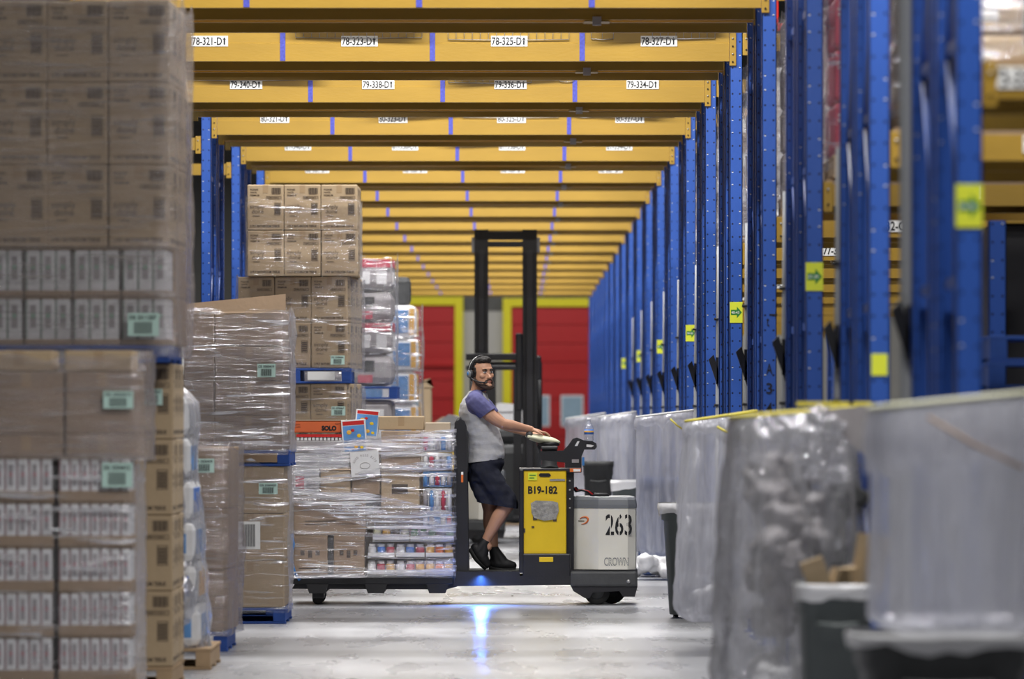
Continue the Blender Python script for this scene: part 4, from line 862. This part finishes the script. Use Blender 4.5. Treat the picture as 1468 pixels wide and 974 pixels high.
def torso(m, mm, g=0, z1=None):
    rings = [(690,684,.115,.15),(694,668,.142,.165),(696,652,.145,.165),(695,638,.143,.16),(691,622,.137,.165),(686,606,.133,.175),(682,592,.128,.185),(681,580,.112,.19),(682,572,.09,.165),(684,566,.07,.11),(685,561,.062,.08)]
    m.loft([(X(u,DM), DM, Z(v,DM), rx+g, ry+g) for u, v, rx, ry in rings], mm, 28)
# body: one continuous surface
HC = mp(690.5, 535.5, -.03); HR = Matrix.Translation(HC) @ Matrix.Rotation(math.radians(34), 4, 'Z') @ Matrix.Rotation(math.radians(-3), 4, 'Y')
m = MB(); torso(m, 'skin', -.012)
bone(m, [mp(684,570), mp(687,556,-.01), mp(689,545,-.01)], [.068,.062,.06])
hr = [(0,.012,-.128,.022,.02),(0,-.022,-.118,.042,.052),(0,-.012,-.1,.058,.078),(0,-.004,-.075,.068,.093),(0,0,-.045,.074,.099),(0,.002,-.01,.078,.101),(0,.004,.025,.080,.104),(0,.006,.06,.077,.102),(0,.008,.09,.064,.086),(0,.01,.113,.04,.055),(0,.01,.122,.015,.02)]
m.loft(hr, 'skin', 28, HR)
m.prism([(-.085,.018),(-.132,-.033),(-.118,-.046),(-.08,-.042)], -.010, .010, 'skin', 'x', HR); m.ell((0,-.113,-.036),(.019,.015,.011),'skin',HR,10,8)
m.ell((0,-.088,.036),(.052,.018,.011),'skin',HR); m.ell((-.04,-.075,-.02),(.025,.022,.022),'skin',HR); m.ell((.04,-.075,-.02),(.025,.022,.022),'skin',HR)
m.ell((0,-.1,-.098),(.026,.02,.02),'skin',HR); m.ell((0,-.105,-.066),(.026,.01,.008),'skin',HR)
for s in (-1,1): m.ell((s*.08,.012,-.005),(.009,.02,.034),'skin',HR)
bone(m, [sh_n, el_n, wr_n], [.068,.045,.029]); bone(m, [sh_f, el_f, wr_f], [.066,.045,.029])
bone(m, [el_n+(wr_n-el_n)*.1, el_n+(wr_n-el_n)*.35, el_n+(wr_n-el_n)*.7], [.044,.047,.036])
for hp, kn, an in ((hp_n,kn_n,an_n),(hp_f,kn_f,an_f)):
    bone(m, [hp, kn], [.092,.062]); bone(m, [kn, kn.lerp(an,.35)+Vector((-.012,0,0)), an], [.06,.06,.037])
def hand(w, d, side):
    """palm lying on the tiller, four fingers over its far edge, thumb on the side"""
    d = d.normalized(); up = Vector((0,0,1)); sd = d.cross(up).normalized()*side
    pc = w+d*.055+up*.004
    T = Matrix((( d.x, sd.x, 0, pc.x),( d.y, sd.y, 0, pc.y),( d.z, sd.z, 1, pc.z),(0,0,0,1)))
    m.ell((0,0,0),(.052,.040,.017),'skin',T)
    for i, (L, q) in enumerate(((.074,-.029),(.082,-.010),(.077,.010),(.060,.028))):
        b = pc+d*.035+sd*q; k1 = b+d*L*.42+up*.006; k2 = k1+d*L*.33-up*.012; k3 = k2+d*L*.2-up*.018
        bone(m, [b, k1, k2, k3], [.0105,.0095,.0085,.0075], seg=10)
    b = w+d*.03-sd*.025; bone(m, [b, b+d*.03-sd*.025-up*.008, b+d*.058-sd*.032-up*.016], [.013,.011,.009], seg=10)
hand(wr_n, Vector((1,.12,-.30)), -1); hand(wr_f, Vector((1,-.1,-.25)), 1)
for an, dr in ((an_n, Vector((.02,0,-.04))), (an_f, Vector((.01,0,-.04)))): bone(m, [an, an+dr], [.037,.035])
me = remesh(m, .0055, 'skin', 3, 'body'); o = link('body', me, MAN, -MAN.location)
def mlink(name, me, label=None): return link(name, me, MAN, -MAN.location, label=label)
# shirt
m = MB(); torso(m, 'shirt', .012); bone(m, [mp(684,580,-.10), mp(684,580,.12)], [.10,.10])
me = remesh(m, .008, 'shirt', 3, 'shirt', disp=.007, dscale=11)
zc = Z(661, DM); bm = bmesh.new(); bm.from_mesh(me)
bmesh.ops.bisect_plane(bm, geom=bm.verts[:]+bm.edges[:]+bm.faces[:], plane_co=(X(695,DM),DM,zc), plane_no=(-.12,0,1), clear_inner=True)
bmesh.ops.bisect_plane(bm, geom=bm.verts[:]+bm.edges[:]+bm.faces[:], plane_co=mp(685,561.5), plane_no=(.2,0,1), clear_outer=True); bm.to_mesh(me); bm.free()
mlink('shirt', me, 'heather grey raglan shirt')
for sh, el, sgn in ((sh_n, el_n, -1), (sh_f, el_f, 1)):
    m = MB(); e1 = sh.lerp(el, .52)
    bone(m, [mp(684,569,sgn*.07), mp(682,572,sgn*.125), sh+Vector((0,0,0)), sh.lerp(el,.3), e1], [.060,.073,.085,.078,.070])
    bone(m, [mp(674,577,sgn*.11), mp(678,588,sgn*.15), sh+Vector((.01,0,-.05))], [.05,.055,.05])
    me = remesh(m, .007, 'sleeve', 3, 'sleeve', disp=.006, dscale=12, seed=5)
    bm = bmesh.new(); bm.from_mesh(me); bmesh.ops.bisect_plane(bm, geom=bm.verts[:]+bm.edges[:]+bm.faces[:], plane_co=e1-Vector((0,0,.004)), plane_no=(el-sh).normalized()+Vector((.0,0,-.35)), clear_outer=True); bm.to_mesh(me); bm.free()
    mlink('sleeve', me, 'navy blue raglan sleeve')
m = MB(); ring = [mp(685.5,561.5)+Vector((.066*math.cos(a), .072*math.sin(a), .014*math.cos(a))) for a in [i*math.pi/10 for i in range(20)]]
m.tube(ring, .009, 'sleeve', 8, closed=True); o = m.obj('collar', MAN, -MAN.location, label='navy collar band')
# shorts
m = MB(); m.loft([(X(u,DM), DM, Z(v,DM), rx, ry) for u,v,rx,ry in [(693,690,.13,.165),(694,674,.148,.176),(696,662,.150,.176),(697,655,.146,.172)]], 'shorts', 24)
for hp, kn, ex in ((hp_n, kn_n, .0), (hp_f, kn_f, .0)):
    bone(m, [hp+Vector((0,0,.02)), hp.lerp(kn,.45), hp.lerp(kn,.98)], [.112,.106,.098])
bone(m, [mp(683,686,-.05), mp(692,712,-.09), mp(700,722,-.09)], [.07,.065,.06])
me = remesh(m, .008, 'shorts', 3, 'shorts', disp=.013, dscale=9, seed=3); bm = bmesh.new(); bm.from_mesh(me)
bmesh.ops.bisect_plane(bm, geom=bm.verts[:]+bm.edges[:]+bm.faces[:], plane_co=mp(714,725), plane_no=(.16,0,1), clear_inner=True); bm.to_mesh(me); bm.free()
mlink('shorts', me, 'dark navy knee-length shorts')
# shoes and socks
def shoe(heel, toe, ank, nm):
    m = MB(); d = (toe-heel); L = d.length
    bone(m, [heel+Vector((0,0,.0)), heel.lerp(toe,.35), heel.lerp(toe,.75), toe], [.043,.050,.046,.034])
    bone(m, [ank+Vector((0,0,.0)), heel.lerp(toe,.22)], [.043,.05])
    bone(m, [ank, heel.lerp(toe,.55)], [.04,.05])
    me = remesh(m, .006, 'shoe', 3, 'shoe'); mlink('shoe', me, nm)
    m = MB(); n = Vector((-d.z,0,d.x)).normalized(); q = [heel-n*.04-d.normalized()*.025, heel.lerp(toe,.5)-n*.044, toe-n*.028+d.normalized()*.028]
    m.tube(q, [.02,.022,.016], 'rubber', 8, flat=2); l = MB()
    for t in (.32,.42,.52): c = heel.lerp(toe,t)+n*.045; l.tube([c+Vector((0,-.03,-.004)), c+Vector((0,0,.004)), c+Vector((0,.03,-.004))], .004, 'charcoal', 6)
    s = m.obj('shoe_sole', MAN, -MAN.location); l.obj('shoe_laces', MAN, -MAN.location)
shoe(mp(682,786,-.10), mp(698,809,-.10), an_n, 'near black shoe on tiptoe'); shoe(mp(707,808,.09), mp(735,811.5,.07), an_f, 'far black shoe')
# face, hair, beard, headset
def hm(name, m, label=None, vox=0, mm=None, **k):
    if vox: me = remesh(m, vox, mm, 2, name, **k)
    else: o = m.obj('tmp'); me = o.data; bpy.data.objects.remove(o); me.name = name
    return link(name, me, MAN, -MAN.location, label=label)
m = MB(); m.ell((0,.030,.046),(.087,.094,.088),'hair',HR,24,14); m.ell((0,-.038,.106),(.064,.064,.034),'hair',HR); m.ell((-.077,-.018,.012),(.010,.018,.045),'hair',HR); m.ell((.077,-.018,.012),(.010,.018,.045),'hair',HR); m.ell((.0,.045,-.02),(.078,.07,.07),'hair',HR); m.ell((0,-.02,.1),(.072,.07,.035),'hair',HR)
hm('hair', m, 'short dark hair swept up', .005, 'hair', disp=.005, dscale=45)
m = MB(); jaw = [HR @ Vector(p) for p in ((-.078,.0,-.02),(-.075,-.02,-.06),(-.058,-.06,-.095),(-.03,-.092,-.112),(0,-.1,-.118),(.03,-.092,-.112),(.058,-.06,-.095),(.075,-.02,-.06),(.078,.0,-.02))]
bone(m, jaw, [.011,.017,.020,.021,.021,.021,.020,.017,.011]); m.ell((0,-.088,-.106),(.034,.024,.018),'beard',HR)
mo = [HR @ Vector(p) for p in ((-.036,-.09,-.078),(-.026,-.104,-.058),(0,-.112,-.05),(.026,-.104,-.058),(.036,-.09,-.078))]; bone(m, mo, [.009,.007,.006,.007,.009], seg=8)
hm('beard', m, 'dark trimmed beard', .004, 'beard', disp=.003, dscale=60)
m = MB(); m.ell((0,-.1135,-.066),(.019,.006,.0045),'lip',HR); m.ell((0,-.112,-.0735),(.016,.006,.005),'lip',HR); hm('lips', m)
for s in (-1,1):
    m = MB(); m.ell((s*.031,-.0945,.008),(.014,.008,.0075),'eye_white',HR); m.ell((s*.031-.004,-.1015,.008),(.006,.003,.006),'ink',HR); hm('eye', m)
    m = MB(); m.tube([HR @ Vector(p) for p in ((s*.013,-.103,.026),(s*.03,-.102,.033),(s*.05,-.088,.028))], [.004,.0055,.003], 'hair', 8); m.tube([HR @ Vector(p) for p in ((s*.017,-.1,.015),(s*.03,-.101,.0185),(s*.045,-.092,.013))], .0028, 'hair', 6); hm('eyebrow', m)
m = MB(); arc = [HR @ Vector((.093*math.cos(a), .018-.02*math.sin(a), .012+.128*math.sin(a))) for a in [math.pi*i/16 for i in range(17)]]; m.tube(arc, .008, 'black', 8, flat=1.3)
arc = [HR @ Vector((.097*math.cos(a), .045-.02*math.sin(a), .012+.125*math.sin(a))) for a in [math.pi*i/16 for i in range(9,17)]]; m.tube(arc, .004, 'galv', 6)
m.ell((-.094,.012,-.005),(.020,.030,.038),'black',HR); m.ell((.094,.012,-.005),(.014,.03,.036),'black',HR)
hs = hm('headset', m, 'black headset band with ear pads')
def hsm(name, m, label=None): o = m.obj(name, hs, label=label); return o
m = MB(); m.ell((-.118,.008,-.002),(.013,.028,.032),'lid',HR,14,8); m.ell((-.128,.008,.002),(.005,.012,.016),'cyan_blue',HR,10,6); hsm('ear_cup', m, 'blue-black ear cup')
m = MB(); m.tube([HR @ Vector(p) for p in ((-.12,.0,-.02),(-.112,-.045,-.05),(-.085,-.095,-.068),(-.045,-.125,-.074))], .0055, 'black', 6); m.ell((-.043,-.126,-.074),(.011,.009,.008),'black',HR,8,6); hsm('microphone_boom', m)
# small tattoo shade on the near upper arm is left to the skin; arm hair band
# ---------------------------------------------------------------- second pallet truck farther on
t2 = copy_tree(TR, skip=('truck_number','fleet_number','stencil_bridge','logo','maker_lettering','sticker_marks','inspection_sticker','tape_patch'))
t2.name = 'pallet_truck'; t2.location = (X(700,67.4)-.55, 67.4, 0); t2['label'] = 'second cream pallet truck, blurred, seen between the driver\'s legs and the backrest'
m = MB(); m.text('263'[0], tx(868)-TR.location.x, tz(767), .165, 'ink', .09, -.4015, bold=.035); pu2 = [c for c in bpy.data.objects if c.parent == t2 and c.name.startswith('power_unit')][0]; m.obj('fleet_number', pu2)
# ---------------------------------------------------------------- forklift beyond
DF = 69
def fx(u): return X(u, DF)
def fz(v): return Z(v, DF)
FK = empty('forklift', ((fx(690)+fx(760))/2, DF+.5, 0), 0, label='black forklift with a tall twin-channel mast standing behind the driver', cat='forklift'); O2 = -FK.location
def fp(m, name, label=None, par=None): m.v = [(v[0]+O2.x, v[1]+O2.y, v[2]+O2.z) for v in m.v]; return m.obj(name, par or FK, label=label)
for u0, u1 in ((680,700),(749,770)):
    m = MB(); x0, x1 = fx(u0), fx(u1); zt = fz(329)
    m.box(x0, x1, DF+.06, DF+.09, .05, zt, 'black'); m.box(x0, x0+.035, DF, DF+.14, .05, zt, 'black'); m.box(x1-.035, x1, DF, DF+.14, .05, zt, 'black'); m.box(x0+.05,x1-.05,DF+.01,DF+.06,.05,zt-.25,'black_paint'); fp(m, 'mast_rail')
m = MB(); m.box(fx(699),fx(750),DF+.02,DF+.1,fz(344),fz(332),'black',bev=.01); m.box(fx(676),fx(774),DF+.09,DF+.15,fz(354),fz(346),'black',bev=.01); fp(m, 'mast_crossbar')
m = MB(); m.box(fx(676),fx(681),DF+.02,DF+.1,fz(362),fz(340),'pipe_grey',bev=.01); m.box(fx(769),fx(774),DF+.02,DF+.1,fz(362),fz(340),'pipe_grey',bev=.01); fp(m, 'mast_cap')
m = MB(); m.box(fx(668),fx(750),DF-.05,DF,fz(517),fz(507),'black',bev=.01); m.box(fx(668),fx(750),DF-.05,DF,fz(531),fz(524),'black_paint',bev=.01); m.box(fx(739),fx(749),DF-.06,DF+.05,fz(590),fz(478),'black',bev=.02); m.box(fx(766),fx(776),DF+.02,DF+.1,fz(545),fz(510),'black_paint',bev=.02); fp(m, 'fork_carriage')
for u in (705, 742):
    m = MB(); m.prism([(DF-.05,.3),(DF-.05,fz(531)),(DF-.02,fz(531)),(DF-.02,.26),(DF-1.0,.26),(DF-1.0,.28),(DF-.08,.3)], fx(u)-.05, fx(u)+.05, 'black', 'x'); fp(m, 'fork')
m = MB(); m.box(fx(672),fx(778),DF+.35,DF+2.1,.2,1.15,'charcoal',bev=.1); m.box(fx(680),fx(770),DF+1.3,DF+2.1,1.1,1.35,'charcoal',bev=.1); fp(m, 'chassis')
m = MB()
for x in (fx(676),fx(774)):
    m.tube([(x,DF+.4,1.1),(x,DF+.7,2.15),(x,DF+1.9,2.15),(x,DF+2.0,1.2)], .03, 'black', 8)
for q in range(6): m.box(fx(676),fx(774),DF+.75+.22*q,DF+.79+.22*q,2.13,2.17,'black')
fp(m, 'overhead_guard')
for x in (fx(672)-.02, fx(778)-.16):
    for y in (DF+.5, DF+1.8):
        m = MB(); m.lathe([(.1,0),(.24,0),(.26,.03),(.26,.15),(.24,.18),(.1,.18)],'rubber',(x,y,.262),20,'x'); fp(m, 'wheel')
# another worker beyond
# ---------------------------------------------------------------- hanging sacks on the right
def sack(x0, x1, y0, y1, zl, zr, zb, label, m_='sack', seed=0, flare=.0, amp=.03, shift=0, fill=None, rows=34, rim='label', cuff=.1, group=None):
    """x0,x1 near-edge width; zl/zr height of the left/right top corner; zb bottom"""
    N = 100; vs = []; cx, cy = (x0+x1)/2, (y0+y1)/2; hx, hy = (x1-x0)/2, (y1-y0)/2
    def ringpt(j, ex):
        a = 2*math.pi*j/N; ca, sa = math.cos(a), math.sin(a); k = (abs(ca)**5+abs(sa)**5)**(-1/5); return ca*k, sa*k
    for r in range(rows+1):
        t = r/rows
        for j in range(N):
            ca, sa = ringpt(j, 0); zt = zl+(zr-zl)*(ca+1)/2
            a = 2*math.pi*j/N
            fold = .5*math.sin(a*9+seed+t*1.2)+.35*math.sin(a*17+seed*2-t*2)+.5*noise.noise(Vector((ca*3+seed, sa*3, t*1.6)))
            cr = noise.noise(Vector((ca*6+seed, sa*6, t*9)))*.5+noise.noise(Vector((ca*14, sa*14+seed, t*20)))*.25
            ex = 1+flare*math.sin(t*math.pi*.62)
            if t > .93: ex *= 1-((t-.93)/.07)**2*.35
            dd = amp*(fold*min(1, t*3+.15)+cr*(.3+t))
            vs.append((ca*(hx*ex+dd)-shift*t, sa*(hy*ex+dd), zt+(zb-zt)*t-.0))
    fs = [(r*N+j, (r+1)*N+j, (r+1)*N+(j+1)%N, r*N+(j+1)%N) for r in range(rows) for j in range(N)]
    o = MB(); o.add(vs, fs, m_, True); o.add([vs[rows*N+j] for j in range(N)], [tuple(range(N))], m_, True)
    # folded-over cuff
    cv = []
    for r in range(7):
        for j in range(N):
            ca, sa = ringpt(j, 0); zt = zl+(zr-zl)*(ca+1)/2; nz = noise.noise(Vector((ca*4+seed, sa*4, 3)))
            q = r/6; cv.append((ca*(hx+.006+.02*math.sin(q*2.5)), sa*(hy+.006+.025*math.sin(q*2.5)), zt+.01-q*(cuff+.06*nz)))
    o.add(cv, [(r*N+j, (r+1)*N+j, (r+1)*N+(j+1)%N, r*N+(j+1)%N) for r in range(6) for j in range(N)], m_, True)
    ob = o.obj('plastic_bag', None, (cx, cy, 0), 0, label=label, cat='plastic bag', group=group)
    ring = []
    for j in range(N): ca, sa = ringpt(j, 0); ring.append((ca*(hx+.004), sa*(hy+.004), zl+(zr-zl)*(ca+1)/2+.012))
    m = MB(); m.tube(ring, .009, rim, 6, closed=True); m.obj('rim_cord', ob)
    return ob
def holder(x0, x1, y0, y1, z, label):
    e = empty('bag_stand', ((x0+x1)/2, (y0+y1)/2, 0), 0, label=label, cat='bag stand', group='bag stands'); a, b = (x1-x0)/2, (y1-y0)/2
    m = MB(); m.tube([(-a,-b,z),(a,-b,z),(a,b,z),(-a,b,z)], .012, 'strap', 6, closed=True); m.obj('top_frame', e)
    for sx, sy in ((1,1),(-1,1)): m = MB(); m.tube([(sx*a,sy*b,z),(sx*a,sy*b,0)], .014, 'strap', 8); m.box(sx*a-.04,sx*a+.04,sy*b-.04,sy*b+.04,0,.015,'strap'); m.obj('leg', e)
    return e
def scraps(cx, cy, z, rx, ry, h, label, n=9, mm='white_plastic', seed=0):
    """crumpled film inside or below a bag"""
    m = MB(); rnd = random.Random(seed)
    for i in range(n): m.ell((rnd.uniform(-rx,rx)*.7, rnd.uniform(-ry,ry)*.7, rnd.uniform(.25,.75)*h), (rx*rnd.uniform(.3,.5), ry*rnd.uniform(.3,.5), h*rnd.uniform(.2,.3)), mm)
    me = remesh(m, .02, mm, 1, 'film_scraps', disp=.035, dscale=9, seed=seed); return link('film_scraps', me, None, (cx, cy, z), label=label, cat='film scraps')
def bag(u0, u1, vtl, vtr, vb, d, dp, label, **k): return sack(X(u0,d), X(u1,d), d, d+dp, Z(vtl,d), Z(vtr,d), max(.012, Z(vb,d)), label, **k)
bag(1262,1500,590,566,914,19.6,.8,'largest hazy plastic bag, right foreground, hung above a white-rimmed bin', seed=1, amp=.012, cuff=.22, rim='cream', group=None)
bag(1052,1228,602,588,1040,25.3,.6,'crumpled clear plastic bag hanging between the big hazy bag and the tall grey bin', m_='sack_clear', seed=2, amp=.045, flare=.12, shift=.03, cuff=.2, rim='strap')
bag(986,1086,607,592,893,36.9,.6,'tall clear plastic bag in front of the round-topped grey bin', seed=3, amp=.03, flare=.14, shift=.03, rim='strap')
bag(914,996,600,590,800,53.3,.7,'hazy plastic bag with bluish fill beyond the grey bin', seed=4, amp=.02, rim='label')
bag(858,912,600,592,730,61,.7,'small hazy bag right behind the power unit', seed=5, amp=.02)
bag(812,868,602,594,715,70,.8,'far hazy bag above the water bottle', seed=6, amp=.02)
#holder(X(986,36.9)+.03,X(1086,36.9)-.03,36.93,37.47,1.46,'yellow tube stand inside the tall clear bag')
#holder(X(1052,25.3)+.03,X(1228,25.3)-.03,25.33,25.87,1.49,'yellow tube stand inside the crumpled clear bag')
#holder(X(914,53.3)+.03,X(996,53.3)-.03,53.33,53.97,1.44,'yellow tube stand inside the bluish hazy bag')
scraps(X(1045,37.2),37.2,.2,.24,.22,.26,'crumpled white film in the bottom of the tall clear bag',seed=1)
scraps(X(1120,25.6),25.6,.12,.24,.24,.36,'crumpled film in the bottom of the crumpled clear bag',12,'white_plastic',seed=2)
scraps(X(936,52.6),52.6,.0,.24,.25,.26,'white film heap on the floor below the bluish bag',seed=3)
scraps(X(868,60),60,.0,.3,.25,.3,'white film heap far down by the power unit',seed=4)
m = MB(); m.box(-.26,.26,-.28,.28,0,.92,'bin_blue',bev=.06); m.obj('blue_tote', None, (X(955,53.6),53.68,.016), label='blue tote inside the hazy bag beyond the grey bin', cat='tote')
# loose wad tied on the crumpled bag
m = MB()
for i in range(8): m.ell((.05*math.sin(i*2),-.02+.02*math.cos(i*3),-.035*i),(.07,.05,.05),'white_plastic')
me = remesh(m, .012, 'sack_clear', 1, 'film_scraps', disp=.04, dscale=16); link('film_scraps', me, None, (X(1178,25.15), 25.18, Z(600,25.15)), label='knotted shiny film wad at the top of the crumpled clear bag', cat='film scraps')
m = MB(); m.prism([(-.1,.0),(.12,.02),(.26,-.28),(.2,-.3)], -.02,.0,'grey_pack','y'); m.prism([(-.02,.01),(.17,.02),(.32,-.30),(.24,-.32)], .02,.03,'sack_clear','y'); m.obj('film_scraps', None, (X(1205,25.2), 25.2, Z(588,25.2)), label='grey film flap hanging at the right of the crumpled bag', cat='film scraps')
# straps
for a, b, d, lb in (((1330,598),(1468,672),19.5,'olive strap crossing the largest hazy bag'),((1028,612),(1078,636),36.75,'thin yellow strap crossing the tall clear bag'),((961,601),(981,617),53.0,'thin yellow strap on the bluish hazy bag')):
    m = MB(); p0 = Vector((X(a[0],d),d,Z(a[1],d))); p1 = Vector((X(b[0],d),d,Z(b[1],d)))
    m.tube([p0-p0, (p1-p0)*.5+Vector((0,-.01,-.01)), p1-p0], .007 if d < 30 else .009, 'strap' if d > 30 else 'tan', 6, flat=1.4); m.obj('strap', None, p0, label=lb, cat='strap')
m = MB(); m.box(-.06,.06,-.02,.02,-.02,.0,'strap'); m.box(-.06,-.04,-.02,.02,-.14,0,'strap'); m.box(.04,.06,-.02,.02,-.14,0,'strap'); m.box(-.06,.06,-.02,.02,-.15,-.13,'strap'); m.box(-.3,-.06,-.015,.015,-.02,.0,'strap')
m.obj('strap_clamp', None, (X(1236,26.0), 26.0, Z(576,26.0)), label='yellow rectangular clamp above the crumpled bag beside the third post', cat='clamp')
# bins
def bin_(x, y, w, d, h, label, col='bin_grey', round_=False, liner=None, z=0):
    e = empty('waste_bin', (x, y, z), 0, label=label, cat='bin'); m = MB()
    N = 32
    def ring(zz, s, inn=0):
        out = []
        for j in range(N):
            a = 2*math.pi*j/N; ca, sa = math.cos(a), math.sin(a); k = (abs(ca)**(2 if round_ else 6)+abs(sa)**(2 if round_ else 6))**(-1/(2 if round_ else 6)); out.append((ca*k*(w/2*s-inn), sa*k*(d/2*s-inn), zz))
        return out
    rs = [ring(.03,.78),ring(h*.85,.93),ring(h*.86,.98),ring(h*.94,.99),ring(h*.945,1.03),ring(h,1.04),ring(h,1.04,.02),ring(h*.9,.95,.02),ring(.06,.78,.02)]
    vs = [v for r in rs for v in r]; m.add(vs, [(i*N+j, i*N+(j+1)%N, (i+1)*N+(j+1)%N, (i+1)*N+j) for i in range(len(rs)-1) for j in range(N)]+[tuple(range(N))[::-1], tuple((len(rs)-1)*N+j for j in range(N))], col, True); m.obj('bin_body', e)
    for s in (-1,1): m = MB(); m.lathe([(.03,0),(.06,0),(.06,.04),(.03,.04)],'rubber',(s*w*.3-.02,d*.3,.06),14,'x'); m.obj('wheel', e)
    m = MB(); m.tube([(-w*.25,-d/2*.98,h*.8),(-w*.25,-d/2-.04,h*.8),(-.0,-d/2-.045,h*.79),(w*.25,-d/2-.04,h*.8),(w*.25,-d/2*.98,h*.8)], .012, col, 8); m.obj('handle', e)
    if liner:
        m = MB(); lv = []
        for q in range(6):
            for v in ring(h+.01-q*liner/5*(1), 1.07+.02*math.sin(q)): n_ = .006*noise.noise(Vector((v[0]*7,v[1]*7,q*.7+x))); lv.append((v[0]*(1+n_*2), v[1]*(1+n_*2), v[2]+n_*2*q))
        m.add(lv, [(i*N+j, i*N+(j+1)%N, (i+1)*N+(j+1)%N, (i+1)*N+j) for i in range(5) for j in range(N)], 'white_plastic', True); m.obj('liner', e, label='white liner folded over the rim')
    return e
bin_(X(1005,42.6), 42.95, .58, .56, .86, 'tall grey bin with white liner behind the tall clear bag', liner=.1)
bin_(X(1202,24.2), 24.5, .32, .45, Z(842,24.2), 'dark green-grey bin full of cardboard scraps in the lower right', liner=.06)
bin_(X(1362,19.3), 19.7, .60, .6, Z(916,19.3)-.0, 'wide dark bin with a white rim under the largest hazy bag', liner=.05, col='charcoal')
bin_(X(858,60), 60.3, .16*2, .4, Z(662,60), 'slim dark grey bin behind the power unit', col='charcoal')
bin_(X(897,58), 58.3, .28, .4, Z(690,58), 'small grey bin right of the power unit lid', liner=.08)
for i, (u,v,a,b,h,r) in enumerate(((1180,838,.10,.004,.14,-.35),(1192,828,.02,.09,.10,.3),(1246,822,.11,.004,.24,.15),(1232,836,.14,.006,.10,-.1))):
    o = MB().box(-a/2,a/2,-.05,.05,0,h,'cardboard').obj('cardboard_scrap', None, (X(u,24.3), 24.4+.04*i, Z(838,24.3)-.03), label='torn cardboard piece sticking out of the lower right bin, %s from left' % ORD[i], cat='cardboard piece'); o.rotation_euler = (0, r, .2*i)
# round cable drum shape seen through the tall bag
#m = MB(); m.lathe([(.02,0),(.09,0),(.1,.02),(.1,.05),(.09,.07),(.02,.07)],'charcoal',(0,0,.1),20,'y'); #m.obj('bin_wheel', None, (X(1005,37.75), 37.7, .0), label='large dark wheel leaning inside view of the tall clear bag', cat='wheel')
# far worker behind
# ---------------------------------------------------------------- light: fixtures over the aisles, plus added strips by the right-hand bags
def strip(x, y, z, w, d, pw, col=(1,.98,.96)):
    L = bpy.data.lights.new('overhead_light', 'AREA'); L.shape = 'RECTANGLE'; L.size = w; L.size_y = d; L.energy = pw; L.color = col
    o = bpy.data.objects.new('overhead_light', L); COL.objects.link(o); o.location = (x, y, z); return o
AE = 540
for k in range(-2, KN+1):
    y = rd(k)-(2.55 if k > 1 else 1.7); e = AE
    if k < 1: strip(2.6 if k == 0 else 1.6, y-.2*(k<0), 7, 3 if k == 0 else 1.8, .35, 140 if k == 0 else 430); continue  # added strips, set to the right to brighten bags and posts
    elif k == 1: e = AE*.8
    strip(-.6, y, 6.6, 5.6, .35, e)
    
strip(0, rd(KN)+5.5, 7.5, 14, .5, 430)
L = bpy.data.lights.new('safety_spot', 'SPOT'); L.energy = 50; L.color = (.08,.25,1); L.spot_size = math.radians(150); L.spot_blend = .8; L.shadow_soft_size = .03
o = bpy.data.objects.new('safety_spot', L); COL.objects.link(o); o.location = (X(690,46.2), 45.78, .24); o.rotation_euler = (math.radians(-25),0,0)
wd = bpy.data.worlds.new('w'); C.world = wd; wd.use_nodes = True; wd.node_tree.nodes['Background'].inputs[0].default_value = (.75,.85,1,1); wd.node_tree.nodes['Background'].inputs[1].default_value = .015
# ---------------------------------------------------------------- camera
cd = bpy.data.cameras.new('camera'); cam = bpy.data.objects.new('camera', cd); COL.objects.link(cam); C.camera = cam
cam.location = (0,0,CH); cam.rotation_euler = (math.pi/2,0,0); cd.lens = 200; cd.sensor_width = 36; cd.shift_x = -(U0-734)/1468; cd.shift_y = (V0-487)/1468; cd.clip_end = 400; cd.clip_start = .5
cd.dof.use_dof = True; cd.dof.focus_distance = 46; cd.dof.aperture_fstop = 3.0
C.view_settings.view_transform = 'Standard'; C.view_settings.look = 'None'; C.view_settings.gamma = 1; C.view_settings.exposure = 0.0; C.view_settings.use_curve_mapping = False
C.cycles.max_bounces = 6; C.cycles.transparent_max_bounces = 24; C.cycles.sample_clamp_indirect = 6; C.cycles.use_denoising = True

# dark goods and pallets deep on the right
m = MB(); m.box(-.55,.55,-.5,.5,.0,2.5,'black_paint',bev=.05); m.obj('dark_load', None, (X(1413,32.3)+.57, 32.9, .135), label='tall black-wrapped load on the floor of the third right rack', cat='load')
pallet('pallet', X(1413,32.3), 1.12, 32.4, 1.05, 0, 'pallet_blue', 'blue pallet under the tall black-wrapped load', .13)
for i in range(14): pallet('pallet', X(1416,30)+.01*(i%3), 1.1, 30+.02*(i%2), 1.1, .001+.14*i, 'pallet_blue', 'empty blue pallet, %s from the floor in the stack at the right edge' % ORD[i], .138, 'stack of empty blue pallets')
m = MB(); m.box(-.049,.049,0,.006,0,2.62,'blue'); m.box(-.049,-.043,0,.08,0,2.62,'blue'); m.box(.043,.049,0,.08,0,2.62,'blue'); m.box(-.07,.07,-.02,.1,0,.012,'blue_plain'); m.obj('short_post', None, (X(1430,31.6), 31.6, 0), label='short blue post before the black load at the right edge', cat='post')
for i in range(3):
    m = MB()
    for q in range(7): m.ell((.06*math.sin(q*2+i), .05*math.cos(q+i), .11*q), (.1,.1,.09), 'grey_pack')
    me = remesh(m, .02, ['grey_pack','grey_pack','charcoal'][i], 1, 'crumpled_film', disp=.04, dscale=10, seed=i*3)
    link('crumpled_film', me, None, (X(1110+42*i,25.6), 25.6, [.62,.66,.5][i]), label=['left grey','middle grey','dark'][i]+' crumpled film wad inside the crumpled clear bag', cat='film wad')
